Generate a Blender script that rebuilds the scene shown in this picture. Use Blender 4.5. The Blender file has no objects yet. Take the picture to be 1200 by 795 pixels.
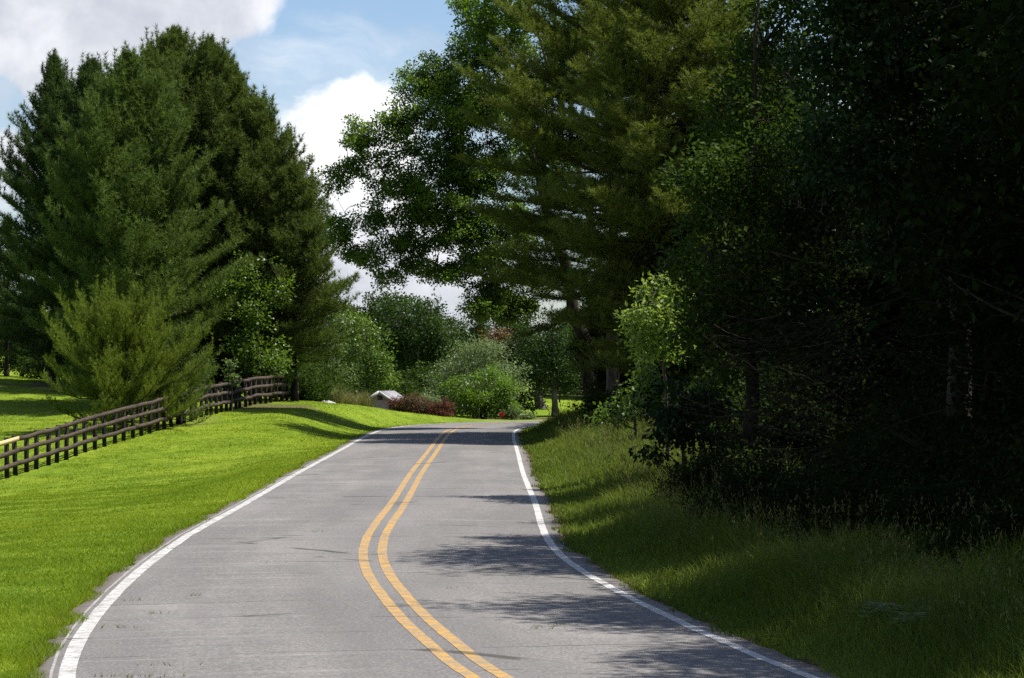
import bpy, math
import numpy as np

R = math.radians
F = 3333.0          # focal length in photo pixels (100 mm on a 36 mm wide sensor)
CAMZ, HZ = 2.85, 430.0
SUN_TO = np.array([0.47, 0.03, 0.88]); SUN_TO /= np.linalg.norm(SUN_TO)

scene = bpy.context.scene
COL = scene.collection

# ------------------------------------------------------------------ basics
def at(px, py, d):
    return np.array([(px - 600.0) / F * d, d, CAMZ + (HZ - py) / F * d])

def unit(v):
    return v / np.maximum(np.linalg.norm(v, axis=-1, keepdims=True), 1e-9)

def sstep(a, b, x):
    t = np.clip((x - a) / (b - a), 0, 1)
    return t * t * (3 - 2 * t)

def vnoise(x, y, seed=0):
    """smooth 2-D value noise in -1..1"""
    xi, yi = np.floor(x).astype(np.int64), np.floor(y).astype(np.int64)
    fx, fy = x - xi, y - yi
    fx, fy = fx * fx * (3 - 2 * fx), fy * fy * (3 - 2 * fy)
    def h(a, b):
        n = (a * 374761393 + b * 668265263 + seed * 974634277) & 0xFFFFFFFF
        n = ((n ^ (n >> 13)) * 1274126177) & 0xFFFFFFFF
        return ((n ^ (n >> 16)) & 0xFFFF) / 32767.5 - 1
    return ((h(xi, yi) * (1 - fx) + h(xi + 1, yi) * fx) * (1 - fy)
            + (h(xi, yi + 1) * (1 - fx) + h(xi + 1, yi + 1) * fx) * fy)

def build_mesh(name, V, faces, tint=None, uv=None, smooth=False):
    """faces: list of integer arrays (M,k)"""
    V = np.asarray(V, dtype=np.float32)
    if isinstance(faces, np.ndarray):
        faces = [faces]
    me = bpy.data.meshes.new(name)
    me.vertices.add(len(V)); me.vertices.foreach_set('co', V.ravel())
    li = np.concatenate([f.ravel() for f in faces]).astype(np.int32)
    starts, o = [], 0
    for f in faces:
        starts.append(o + np.arange(len(f)) * f.shape[1]); o += f.size
    st = np.concatenate(starts).astype(np.int32)
    me.loops.add(len(li)); me.loops.foreach_set('vertex_index', li)
    me.polygons.add(len(st)); me.polygons.foreach_set('loop_start', st)
    me.update(calc_edges=True)
    if tint is not None:
        a = me.attributes.new('tint', 'FLOAT', 'POINT')
        a.data.foreach_set('value', np.asarray(tint, dtype=np.float32))
    if uv is not None:
        u = me.uv_layers.new(name='UVMap')
        u.data.foreach_set('uv', np.asarray(uv, dtype=np.float32)[li].ravel())
    if smooth:
        me.polygons.foreach_set('use_smooth', np.ones(len(st), dtype=bool))
    me.validate()
    return me

def link(name, me, mat, parent=None):
    o = bpy.data.objects.new(name, me)
    if mat is not None:
        me.materials.clear(); me.materials.append(mat)
    COL.objects.link(o)
    if parent is not None:
        o.parent = parent
    return o

def tag(o, label=None, cat=None, group=None, kind=None):
    if label: o['label'] = label
    if cat: o['category'] = cat
    if group: o['group'] = group
    if kind: o['kind'] = kind
    return o

def empty(name, loc, label, cat, group=None):
    o = bpy.data.objects.new(name, None)
    o.empty_display_size = 0.3
    o.location = [float(v) for v in loc]
    COL.objects.link(o)
    return tag(o, label, cat, group)

def copy_thing(root, loc, label, rotz=0.0, scale=1.0, group=None):
    r = root.copy(); COL.objects.link(r)
    r.location = [float(v) for v in loc]; r.rotation_euler = (0, 0, rotz)
    r.scale = (scale, scale, scale) if np.isscalar(scale) else scale
    r['label'] = label
    if group: r['group'] = group
    for ch in list(root.children):
        c = ch.copy(); COL.objects.link(c); c.parent = r
    return r

class Tubes:
    """collects tapered round bars into one mesh"""
    def __init__(self): self.V, self.F, self.n = [], [], 0
    def add(self, pts, rad, sides=6):
        pts = np.asarray(pts, float); rad = np.broadcast_to(np.asarray(rad, float), (len(pts),))
        t = np.gradient(pts, axis=0); t = unit(t)
        ref = np.array([0, 0, 1.0]) if abs(t[:, 2]).mean() < .8 else np.array([1.0, 0, 0])
        a = unit(np.cross(t, ref)); b = np.cross(t, a)
        th = np.arange(sides) / sides * 2 * np.pi
        ring = pts[:, None] + rad[:, None, None] * (np.cos(th)[None, :, None] * a[:, None] + np.sin(th)[None, :, None] * b[:, None])
        k = len(pts)
        i = np.arange(k - 1)[:, None] * sides; j = np.arange(sides)[None]
        j2 = (j + 1) % sides
        f = np.stack([i + j, i + j2, i + sides + j2, i + sides + j], -1).reshape(-1, 4) + self.n
        self.V.append(ring.reshape(-1, 3)); self.F.append(f); self.n += k * sides
    def box(self, c, ax, ay, az):
        """box from centre and three half-axis vectors"""
        c, ax, ay, az = map(np.asarray, (c, ax, ay, az))
        v = np.array([c + sx * ax + sy * ay + sz * az for sz in (-1, 1) for sy in (-1, 1) for sx in (-1, 1)])
        f = np.array([[0, 2, 3, 1], [4, 5, 7, 6], [0, 1, 5, 4], [2, 6, 7, 3], [0, 4, 6, 2], [1, 3, 7, 5]]) + self.n
        self.V.append(v); self.F.append(f); self.n += 8
    def mesh(self, name, origin=(0, 0, 0), smooth=True):
        return build_mesh(name, np.concatenate(self.V) - np.asarray(origin), np.concatenate(self.F), smooth=smooth)

def bez(a, b, c, n):
    t = np.linspace(0, 1, n)[:, None]
    return (1 - t) ** 2 * a + 2 * t * (1 - t) * b + t * t * c

# ------------------------------------------------------------------ materials
class NT:
    def __init__(self, tree): self.t = tree; self.n = tree.nodes; self.l = tree.links
    def node(self, typ, **kw):
        nd = self.n.new(typ)
        for k, v in kw.items():
            if k.startswith('i_'):
                nd.inputs[k[2:].replace('_', ' ')].default_value = v
            else:
                setattr(nd, k, v)
        return nd
    def link(self, a, b): self.l.new(a, b)
    def setin(self, sock, v):
        if isinstance(v, bpy.types.NodeSocket): self.l.new(v, sock)
        else: sock.default_value = v
    def math(self, op, a, b=None, clamp=False):
        nd = self.n.new('ShaderNodeMath'); nd.operation = op; nd.use_clamp = clamp
        self.setin(nd.inputs[0], a)
        if b is not None: self.setin(nd.inputs[1], b)
        return nd.outputs[0]
    def vmath(self, op, a, b=None):
        nd = self.n.new('ShaderNodeVectorMath'); nd.operation = op
        self.setin(nd.inputs[0], a)
        if b is not None: self.setin(nd.inputs[1], b)
        return nd.outputs['Value'] if op in ('DOT_PRODUCT', 'DISTANCE', 'LENGTH') else nd.outputs[0]
    def mix(self, f, a, b):
        nd = self.n.new('ShaderNodeMix'); nd.data_type = 'RGBA'
        self.setin(nd.inputs[0], f); self.setin(nd.inputs[6], a); self.setin(nd.inputs[7], b)
        return nd.outputs[2]
    def maprange(self, v, a, b, c=0.0, d=1.0, smooth=True):
        nd = self.n.new('ShaderNodeMapRange')
        nd.interpolation_type = 'SMOOTHSTEP' if smooth else 'LINEAR'
        self.setin(nd.inputs[0], v)
        for i, x in zip((1, 2, 3, 4), (a, b, c, d)): nd.inputs[i].default_value = x
        return nd.outputs[0]
    def noise(self, vec, scale, detail=4, rough=.55, dist=0.0):
        nd = self.n.new('ShaderNodeTexNoise')
        self.setin(nd.inputs['Vector'], vec)
        nd.inputs['Scale'].default_value = scale; nd.inputs['Detail'].default_value = detail
        nd.inputs['Roughness'].default_value = rough; nd.inputs['Distortion'].default_value = dist
        return nd.outputs['Fac']
    def mapping(self, vec, scale=(1, 1, 1), loc=(0, 0, 0)):
        nd = self.n.new('ShaderNodeMapping')
        self.setin(nd.inputs['Vector'], vec)
        nd.inputs['Scale'].default_value = scale; nd.inputs['Location'].default_value = loc
        return nd.outputs[0]

def new_mat(name):
    m = bpy.data.materials.new(name); m.use_nodes = True
    nt = NT(m.node_tree); nt.n.clear()
    out = nt.node('ShaderNodeOutputMaterial')
    return m, nt, out

def rgba(c): return (c[0], c[1], c[2], 1.0)

def leaf_mat(name, a, b, trans=.35, rough=.45, spec=.35, tcol=None):
    m, nt, out = new_mat(name)
    at_ = nt.node('ShaderNodeAttribute', attribute_name='tint')
    col = nt.mix(at_.outputs['Fac'], rgba(a), rgba(b))
    p = nt.node('ShaderNodeBsdfPrincipled')
    nt.link(col, p.inputs['Base Color'])
    p.inputs['Roughness'].default_value = rough
    p.inputs['Specular IOR Level'].default_value = spec
    t = nt.node('ShaderNodeBsdfTranslucent')
    tc = nt.mix(.55, col, rgba(tcol if tcol else (b[0] * 1.3, b[1] * 1.4, b[2] * .5)))
    nt.link(tc, t.inputs['Color'])
    mx = nt.node('ShaderNodeMixShader'); mx.inputs[0].default_value = trans
    nt.link(p.outputs[0], mx.inputs[1]); nt.link(t.outputs[0], mx.inputs[2])
    nt.link(mx.outputs[0], out.inputs['Surface'])
    return m

def bark_mat(name, a, b, scale=6.0):
    m, nt, out = new_mat(name)
    tc = nt.node('ShaderNodeTexCoord')
    v = nt.mapping(tc.outputs['Object'], (scale, scale, scale * .25))
    n = nt.noise(v, 1.0, 6, .65)
    p = nt.node('ShaderNodeBsdfPrincipled')
    nt.link(nt.mix(nt.maprange(n, .35, .65), rgba(a), rgba(b)), p.inputs['Base Color'])
    p.inputs['Roughness'].default_value = .9; p.inputs['Specular IOR Level'].default_value = .2
    bp = nt.node('ShaderNodeBump'); bp.inputs['Strength'].default_value = .6; bp.inputs['Distance'].default_value = .03
    nt.link(n, bp.inputs['Height']); nt.link(bp.outputs[0], p.inputs['Normal'])
    nt.link(p.outputs[0], out.inputs['Surface'])
    return m

def plain_mat(name, a, b=None, rough=.7, scale=8.0, spec=.3):
    m, nt, out = new_mat(name)
    tc = nt.node('ShaderNodeTexCoord')
    n = nt.noise(tc.outputs['Object'], scale, 5, .6)
    p = nt.node('ShaderNodeBsdfPrincipled')
    nt.link(nt.mix(nt.maprange(n, .35, .65), rgba(a), rgba(b or a)), p.inputs['Base Color'])
    p.inputs['Roughness'].default_value = rough; p.inputs['Specular IOR Level'].default_value = spec
    nt.link(p.outputs[0], out.inputs['Surface'])
    return m

M = {}
M['pine_dark'] = leaf_mat('pine_needles_dark', (.026, .046, .014), (.085, .130, .032), .28, .6, .12)
M['pine_light'] = leaf_mat('pine_needles_light', (.042, .070, .017), (.135, .190, .040), .30, .6, .12)
M['pine_olive'] = leaf_mat('pine_needles_olive', (.040, .062, .014), (.125, .168, .034), .30, .6, .12)
M['pine_warm'] = leaf_mat('white_pine_needles', (.046, .066, .012), (.185, .220, .042), .34, .6, .12)
M['young_pine'] = leaf_mat('young_pine_needles', (.058, .088, .013), (.195, .250, .033), .32, .6, .12)
M['oak'] = leaf_mat('oak_leaves', (.042, .082, .013), (.150, .235, .030), .46, .5, .2)
M['maple'] = leaf_mat('maple_leaves', (.045, .085, .012), (.135, .215, .024), .40, .42, .4)
M['pale'] = leaf_mat('pale_leaves', (.045, .078, .024), (.13, .18, .055), .34, .5, .25)
M['sunlit'] = leaf_mat('sapling_leaves', (.085, .140, .025), (.26, .34, .075), .46, .5, .25)  # leaf colour raised to paint the sun on the sapling
M['silver'] = leaf_mat('silver_leaves', (.075, .115, .046), (.21, .27, .12), .32, .5, .25)
M['lime'] = leaf_mat('lime_leaves', (.055, .105, .008), (.13, .225, .014), .38, .45, .35)
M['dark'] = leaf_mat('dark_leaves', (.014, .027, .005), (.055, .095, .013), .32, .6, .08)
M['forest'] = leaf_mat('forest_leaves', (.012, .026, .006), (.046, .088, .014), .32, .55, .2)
M['wood_dark'] = leaf_mat('wood_leaves_dark', (.005, .010, .003), (.020, .035, .006), .22, .7, .03)  # near-black leaf colour, lowered to paint the deep shade of the wood
M['vine'] = leaf_mat('vine_leaves', (.007, .017, .005), (.024, .050, .012), .24, .55, .10)  # leaf colour darkened to carry the shade of the wood edge
M['red'] = leaf_mat('barberry_leaves', (.028, .018, .010), (.17, .058, .036), .28, .6, .12, (.22, .065, .035))
M['redgreen'] = leaf_mat('barberry_mixed_leaves', (.030, .026, .010), (.17, .105, .055), .28, .6, .15, (.22, .12, .05))
M['rust'] = leaf_mat('rust_leaves', (.06, .035, .012), (.14, .075, .022), .28, .5, .3)
M['reed'] = leaf_mat('reed_blades', (.09, .105, .03), (.26, .24, .11), .30, .5, .3)
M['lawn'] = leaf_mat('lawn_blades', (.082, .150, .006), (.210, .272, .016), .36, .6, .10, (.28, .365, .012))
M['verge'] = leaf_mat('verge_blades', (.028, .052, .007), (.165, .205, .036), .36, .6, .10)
M['seed'] = leaf_mat('seed_heads', (.05, .055, .018), (.17, .155, .065), .30, .6, .1)
M['bark'] = bark_mat('grey_bark', (.055, .042, .030), (.14, .115, .09))
M['bark_dark'] = bark_mat('dark_bark', (.014, .010, .007), (.045, .034, .025))
M['twig'] = bark_mat('bare_vine', (.010, .0065, .0045), (.034, .023, .015))

# ------------------------------------------------------------------ road line
def spline(P, n):
    P = np.asarray(P, float); k = len(P)
    s = np.concatenate([[0], np.cumsum(np.linalg.norm(np.diff(P, axis=0), axis=1))])
    h = np.diff(s)
    A = np.zeros((k, k)); rhs = np.zeros((k, 2)); A[0, 0] = A[-1, -1] = 1
    for i in range(1, k - 1):
        A[i, i - 1], A[i, i], A[i, i + 1] = h[i - 1], 2 * (h[i - 1] + h[i]), h[i]
        rhs[i] = 6 * ((P[i + 1] - P[i]) / h[i] - (P[i] - P[i - 1]) / h[i - 1])
    m = np.linalg.solve(A, rhs)
    q = np.linspace(0, s[-1], n); i = np.clip(np.searchsorted(s, q) - 1, 0, k - 2)
    t = (q - s[i])[:, None]; H = h[i][:, None]
    return (m[i] * (H - t) ** 3 + m[i + 1] * t ** 3) / (6 * H) + (P[i] / H - m[i] * H / 6) * (H - t) + (P[i + 1] / H - m[i + 1] * H / 6) * t

RP = [(13.5, -22), (9.2, -8), (5.6, 3), (2.35, 14), (.85, 20), (-.42, 26), (-1.02, 30), (-1.62, 35), (-2.18, 41.3), (-2.50, 56),
      (-2.68, 73), (-2.82, 95), (-2.95, 117), (-2.80, 128), (-2.2, 135.5), (-.55, 142), (2.6, 146.8), (7, 149.2), (14, 150.8), (30, 153), (60, 158), (120, 170)]
RC = spline(RP, 2400)
RT = unit(np.gradient(RC, axis=0)); RN = np.stack([RT[:, 1], -RT[:, 0]], 1)   # RN points right
RS = np.concatenate([[0], np.cumsum(np.linalg.norm(np.diff(RC, axis=0), axis=1))])
HALF = 3.07

def road_coords(x, y):
    """signed lateral offset (right positive) and arc length of the nearest centreline point"""
    x, y = np.ravel(x), np.ravel(y)
    lat = np.empty(len(x)); s = np.empty(len(x))
    sub = RC[::6]; subi = np.arange(len(RC))[::6]
    for k in range(0, len(x), 20000):
        p = np.stack([x[k:k + 20000], y[k:k + 20000]], 1)
        d2 = ((p[:, None] - sub[None]) ** 2).sum(2)
        i = subi[d2.argmin(1)]
        for _ in range(2):
            i = np.clip(i + np.round(((p - RC[i]) * RT[i]).sum(1) / (RS[1] - RS[0])).astype(int), 0, len(RC) - 1)
        dv = p - RC[i]
        l = (dv * RN[i]).sum(1)
        lat[k:k + 20000] = np.sign(l) * np.linalg.norm(dv, axis=1); s[k:k + 20000] = RS[i]
    return lat, s

SN = np.interp([26, 42], RC[:1500, 1], RS[:1500])
def flare(s): return 1 - sstep(SN[0] - 1, SN[1] + 3, s)
def edge_left(s):  return -(HALF + .58 * flare(s) + .24 + .10 * vnoise(s * .55, s * 0, 3) + .05 * vnoise(s * 2.1, s * 0, 4))
def edge_right(s): return HALF + .12 * flare(s) + .22 + .08 * vnoise(s * .6, s * 0, 5) + .05 * vnoise(s * 2.3, s * 0, 6)

def road_z(t, s):
    return .035 * (1 - (t / 3.3) ** 2) + .004 * vnoise(s * .9, t * .25, 11) + .003 * vnoise(s * 2.3, t * .35, 12)

# ------------------------------------------------------------------ terrain
FENCE_PIX = [(-60, 583, 86), (0, 564, 92), (60, 544, 98), (120, 525, 104), (175, 509, 110), (240, 488, 120), (300, 474, 132), (348, 470, 141)]
CP = [tuple(at(*p)) for p in FENCE_PIX]
CP += [(-13.5, 75, -.7), (-10.8, 60, -.38), (-8, 45, -.08), (-12, 45, -.3), (-22, 75, -1.1), (-25, 92, -.9), (-20, 50, -.7), (-7.0, 30, .05), (-9.5, 105, .12),
       (-10, 120, .75), (-8.5, 138, 1.0), tuple(at(400, 479, 150)), tuple(at(480, 491, 155)), tuple(at(610, 493, 160)), tuple(at(680, 481, 185)), tuple(at(560, 490, 170)),
       tuple(at(60, 490, 125)), tuple(at(0, 440, 160)), tuple(at(0, 426, 185)), tuple(at(180, 455, 150)), tuple(at(-150, 426, 185)),
       (-30, 250, 3.4), (30, 250, 1.0), (-90, 250, 3.6), (100, 250, 1.5), (0, 250, 1.2), (-80, 120, 1.5), (-70, 40, -.5), (-4, 0, 1.2), (-12, 0, .9), (-6, 15, .45), (-40, 0, .5), (-40, -40, .5),
       (40, -40, 1.5), (20, 0, .9), (5.2, 40, .3), (4.8, 60, .38), (4.6, 80, .45), (4.6, 110, .5), (16, 40, 1.0), (16, 80, 1.2), (16, 120, .9), (60, 60, 2.0), (60, 120, 1.6), (8, 165, .1), (40, 185, .6)]
CP = np.array(CP)
def _tps(d): return np.where(d > 0, d * d * np.log(np.maximum(d, 1e-6)), 0)
_D = np.linalg.norm(CP[:, None, :2] - CP[None, :, :2], axis=2)
_K = _tps(_D) + np.eye(len(CP)) * 3.0
_P = np.c_[np.ones(len(CP)), CP[:, :2]]
_S = np.linalg.solve(np.block([[_K, _P], [_P.T, np.zeros((3, 3))]]), np.r_[CP[:, 2], 0, 0, 0])

def ground_z(x, y, raw=False):
    x = np.asarray(x, float); y = np.asarray(y, float); sh = x.shape
    xf, yf = x.ravel(), y.ravel()
    cx, cy = np.clip(xf, -95, 110), np.clip(yf, -45, 255)
    z = np.empty(len(xf))
    for k in range(0, len(xf), 20000):
        q = np.stack([cx[k:k + 20000], cy[k:k + 20000]], 1)
        d = np.linalg.norm(q[:, None] - CP[None, :, :2], axis=2)
        z[k:k + 20000] = _tps(d) @ _S[:-3] + _S[-3] + q @ _S[-2:]
    z = np.clip(z, -2.5, 5.5)
    z += .035 * vnoise(xf * .7, yf * .5, 21) + .02 * vnoise(xf * 1.9, yf * 1.6, 22)
    lat, s = road_coords(xf, yf)
    a = np.abs(lat) - np.where(lat < 0, .58, .12) * flare(s)
    w = sstep(HALF + .25, HALF + 4.0, a)
    base = np.where(a < HALF + .24, -.10, -.02)
    if raw: base = np.full_like(a, -.02)
    z = z * w + base * (1 - w)
    return z.reshape(sh)

gz = lambda x, y: float(ground_z(np.array([x]), np.array([y]))[0])

def ground_sheet():
    xs = np.unique(np.concatenate([-np.geomspace(40, 2500, 26)[::-1], np.arange(-40, -14, .9), np.arange(-14, 9, .33), np.arange(9, 40, 1.2), np.geomspace(40, 2500, 26)]))
    ys = np.unique(np.concatenate([-np.geomspace(20, 1500, 14)[::-1], np.arange(-20, 24, 2.0), np.arange(24, 170, .45), np.arange(170, 260, 2.5), np.geomspace(260, 4000, 22)]))
    X, Y = np.meshgrid(xs, ys)
    Z = ground_z(X, Y)
    ny, nx = X.shape
    V = np.stack([X.ravel(), Y.ravel(), Z.ravel()], 1)
    i = np.arange(ny - 1)[:, None] * nx + np.arange(nx - 1)[None]
    f = np.stack([i, i + 1, i + nx + 1, i + nx], -1).reshape(-1, 4)
    # bare, needle-strewn earth: under the pines, at the fence corner, along the asphalt and under the right-hand wood; mulch under the bend shrubs also paints their dark shade
    x, y = X.ravel(), Y.ravel()
    lat, s = road_coords(x, y)
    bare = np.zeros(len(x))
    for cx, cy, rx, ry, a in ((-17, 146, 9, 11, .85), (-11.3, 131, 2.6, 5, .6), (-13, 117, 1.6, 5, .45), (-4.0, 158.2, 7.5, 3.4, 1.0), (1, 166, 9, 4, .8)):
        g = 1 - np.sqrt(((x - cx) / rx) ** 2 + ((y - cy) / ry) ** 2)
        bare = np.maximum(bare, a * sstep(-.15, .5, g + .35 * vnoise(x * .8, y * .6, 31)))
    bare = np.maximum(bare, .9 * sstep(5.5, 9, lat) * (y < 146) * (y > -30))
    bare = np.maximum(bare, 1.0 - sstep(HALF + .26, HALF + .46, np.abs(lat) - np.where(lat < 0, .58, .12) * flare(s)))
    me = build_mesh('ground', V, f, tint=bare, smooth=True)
    m, nt, out = new_mat('grassy_ground')
    tc = nt.node('ShaderNodeTexCoord'); o = tc.outputs['Object']
    n1 = nt.noise(o, .35, 4); n2 = nt.noise(o, 3.2, 6, .7); n3 = nt.noise(o, 28, 4, .7)
    g = nt.mix(nt.maprange(n1, .35, .65), rgba((.085, .155, .007)), rgba((.165, .232, .016)))
    g = nt.mix(nt.math('MULTIPLY', nt.maprange(n2, .40, .72), .75), g, rgba((.225, .270, .022)))
    g = nt.mix(nt.maprange(n3, .45, .75, 0, .7), g, rgba((.075, .125, .006)))
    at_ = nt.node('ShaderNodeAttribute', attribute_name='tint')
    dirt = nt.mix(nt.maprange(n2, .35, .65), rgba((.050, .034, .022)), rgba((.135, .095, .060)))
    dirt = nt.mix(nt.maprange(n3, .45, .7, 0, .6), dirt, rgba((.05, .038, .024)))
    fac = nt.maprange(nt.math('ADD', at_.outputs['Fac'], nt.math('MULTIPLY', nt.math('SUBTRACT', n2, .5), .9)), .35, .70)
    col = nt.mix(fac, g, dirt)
    p = nt.node('ShaderNodeBsdfPrincipled'); nt.link(col, p.inputs['Base Color'])
    p.inputs['Roughness'].default_value = .95; p.inputs['Specular IOR Level'].default_value = .1
    bp = nt.node('ShaderNodeBump'); bp.inputs['Strength'].default_value = .7; bp.inputs['Distance'].default_value = .05
    nt.link(nt.math('ADD', n3, n2), bp.inputs['Height']); nt.link(bp.outputs[0], p.inputs['Normal'])
    nt.link(p.outputs[0], out.inputs['Surface'])
    return tag(link('ground', me, m), kind='structure')

# ------------------------------------------------------------------ asphalt and paint
def strip(name, t0, t1, ncol, mat, lift=0.0, wob=None, s_lo=None, s_hi=None, kind='structure'):
    i = np.arange(0, len(RC))
    if s_lo is not None: i = i[(RS >= s_lo) & (RS <= s_hi)]
    s = RS[i]
    a = t0(s) if callable(t0) else np.full_like(s, t0); b = t1(s) if callable(t1) else np.full_like(s, t1)
    if wob: a = a + .004 * vnoise(s * wob, s * 0, 41); b = b + .004 * vnoise(s * wob, s * 0, 42)
    u = np.linspace(0, 1, ncol)[None]
    T = a[:, None] * (1 - u) + b[:, None] * u; S = np.repeat(s[:, None], ncol, 1)
    xy = RC[i][:, None] + RN[i][:, None] * T[..., None]
    z = road_z(T.ravel(), S.ravel()) + lift
    V = np.c_[xy.reshape(-1, 2), z]
    k = np.arange(len(i) - 1)[:, None] * ncol + np.arange(ncol - 1)[None]
    f = np.stack([k, k + 1, k + ncol + 1, k + ncol], -1).reshape(-1, 4)
    me = build_mesh(name, V, f, uv=np.c_[T.ravel(), S.ravel()], smooth=True)
    return tag(link(name, me, mat), kind=kind)

def crack_fac(nt, uv, th=.0065):
    """thin transverse cracks: edges of stretched voronoi cells along the road, broken up by noise"""
    w = nt.node('ShaderNodeTexNoise'); nt.setin(w.inputs['Vector'], nt.mapping(uv, (1.2, .8, 1)))
    w.inputs['Scale'].default_value = 1.0; w.inputs['Detail'].default_value = 3
    off = nt.vmath('MULTIPLY', nt.vmath('SUBTRACT', w.outputs['Color'], (.5, .5, .5)), (0, .22, 0))
    vv = nt.vmath('ADD', nt.mapping(uv, (.07, .42, 1)), off)
    vo = nt.node('ShaderNodeTexVoronoi', feature='DISTANCE_TO_EDGE'); nt.link(vv, vo.inputs['Vector']); vo.inputs['Scale'].default_value = 1.0
    line = nt.maprange(vo.outputs['Distance'], th * .4, th * 1.6, 1, 0)
    br = nt.maprange(nt.noise(nt.mapping(uv, (.9, .35, 1), (3, 8, 0)), 1.0, 3), .47, .56)
    return nt.math('MULTIPLY', line, br)

def asphalt_mat():
    m, nt, out = new_mat('worn_asphalt')
    uvn = nt.node('ShaderNodeUVMap', uv_map='UVMap'); uv = uvn.outputs[0]
    tc = nt.node('ShaderNodeTexCoord'); o = tc.outputs['Object']
    fine = nt.noise(o, 70, 3, .8); mid = nt.noise(o, 14, 4, .7); big = nt.noise(nt.mapping(uv, (.55, .10, 1)), 1.0, 5, .6)
    col = nt.mix(nt.maprange(big, .35, .68), rgba((.146, .138, .130)), rgba((.226, .211, .197)))
    col = nt.mix(nt.maprange(mid, .38, .70, 0, .45), col, rgba((.105, .100, .098)))
    # aggregate: dark and light stones
    col = nt.mix(nt.maprange(fine, .50, .62, 0, .9), col, rgba((.070, .067, .066)))
    vo = nt.node('ShaderNodeTexVoronoi'); nt.link(o, vo.inputs['Vector']); vo.inputs['Scale'].default_value = 42
    sp = nt.math('MULTIPLY', nt.maprange(vo.outputs['Distance'], .10, .22, 1, 0), nt.maprange(nt.noise(o, 31, 2), .58, .66))
    col = nt.mix(nt.math('MULTIPLY', sp, .8), col, rgba((.55, .53, .50)))
    # reddish clay tracked along the wheel paths in streaks, strongest further up the road
    sx = nt.node('ShaderNodeSeparateXYZ'); nt.link(uv, sx.inputs[0])
    lane = nt.math('ADD', nt.maprange(nt.math('ABSOLUTE', nt.math('ADD', sx.outputs[0], 1.3)), 0, 1.1, 1, 0), nt.maprange(nt.math('ABSOLUTE', nt.math('SUBTRACT', sx.outputs[0], 1.7)), 0, 1.1, 1, 0))
    streak = nt.maprange(nt.noise(nt.mapping(uv, (.5, 1.6, 1), (5, 2, 0)), 1.0, 6, .7), .50, .72)
    far = nt.maprange(sx.outputs[1], 85, 110)
    col = nt.mix(nt.math('MULTIPLY', nt.math('MULTIPLY', lane, streak), nt.math('MULTIPLY', far, .6)), col, rgba((.30, .21, .155)))
    # darker oil band mid-lane, ridges of an old patched surface, their light and shade painted in
    oil = nt.maprange(nt.math('ABSOLUTE', nt.math('SUBTRACT', sx.outputs[0], .1)), .0, 1.4, .28, 0)
    col = nt.mix(oil, col, rgba((.13, .125, .125)))
    rid = nt.noise(nt.mapping(uv, (.16, 1.35, 1), (1, 4, 0)), 1.0, 4, .6)
    col = nt.mix(nt.maprange(rid, .56, .74, 0, .38), col, rgba((.28, .268, .258)))
    col = nt.mix(nt.maprange(rid, .42, .28, 0, .40), col, rgba((.12, .118, .12)))
    grit = nt.noise(o, 26, 3, .75)
    col = nt.mix(nt.maprange(grit, .50, .64, 0, .65), col, rgba((.085, .080, .077)))
    col = nt.mix(nt.maprange(grit, .46, .33, 0, .6), col, rgba((.30, .285, .268)))
    rip = nt.noise(nt.mapping(uv, (.30, 3.6, 1), (7, 1, 0)), 1.0, 4, .6)  # finer ripples in the left lane, light and dark sides painted too
    left = nt.maprange(sx.outputs[0], -.2, -1.2)
    col = nt.mix(nt.math('MULTIPLY', nt.maprange(rip, .55, .70, 0, .26), left), col, rgba((.31, .297, .283)))
    col = nt.mix(nt.math('MULTIPLY', nt.maprange(rip, .43, .30, 0, .38), left), col, rgba((.105, .10, .097)))
    for tx in (-2.25, -.75, .95, 2.3):
        trk = nt.math('MULTIPLY', nt.maprange(nt.math('ABSOLUTE', nt.math('SUBTRACT', sx.outputs[0], tx)), 0, .42, .30, 0), nt.maprange(nt.noise(nt.mapping(uv, (1.2, .12, 1), (2, 9, 0)), 1.0, 4, .6), .38, .62))
        col = nt.mix(trk, col, rgba((.115, .108, .104)))
    cr = crack_fac(nt, uv)
    col = nt.mix(nt.math('MULTIPLY', cr, .85), col, rgba((.045, .042, .034)))
    # dirty margins outside the white lines
    edge = nt.maprange(nt.math('ADD', nt.math('SUBTRACT', nt.math('ABSOLUTE', nt.math('ADD', sx.outputs[0], nt.maprange(sx.outputs[1], float(SN[0] - 1), float(SN[1] + 3), .23, 0))), nt.maprange(sx.outputs[1], float(SN[0] - 1), float(SN[1] + 3), .35, 0)), nt.math('MULTIPLY', nt.math('SUBTRACT', mid, .5), .25)), 3.12, 3.3)
    col = nt.mix(nt.math('MULTIPLY', edge, .88), col, nt.mix(nt.maprange(mid, .4, .6), rgba((.070, .055, .047)), rgba((.13, .103, .086))))
    p = nt.node('ShaderNodeBsdfPrincipled'); nt.link(col, p.inputs['Base Color'])
    p.inputs['Roughness'].default_value = .82; p.inputs['Specular IOR Level'].default_value = .25
    bp = nt.node('ShaderNodeBump'); bp.inputs['Strength'].default_value = .5; bp.inputs['Distance'].default_value = .006
    nt.link(nt.math('SUBTRACT', nt.math('ADD', fine, mid), nt.math('MULTIPLY', cr, 1.5)), bp.inputs['Height'])
    b2 = nt.node('ShaderNodeBump'); b2.inputs['Strength'].default_value = .5; b2.inputs['Distance'].default_value = .05
    nt.link(rid, b2.inputs['Height']); nt.link(b2.outputs[0], bp.inputs['Normal'])
    nt.link(bp.outputs[0], p.inputs['Normal'])
    nt.link(p.outputs[0], out.inputs['Surface'])
    return m

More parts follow.
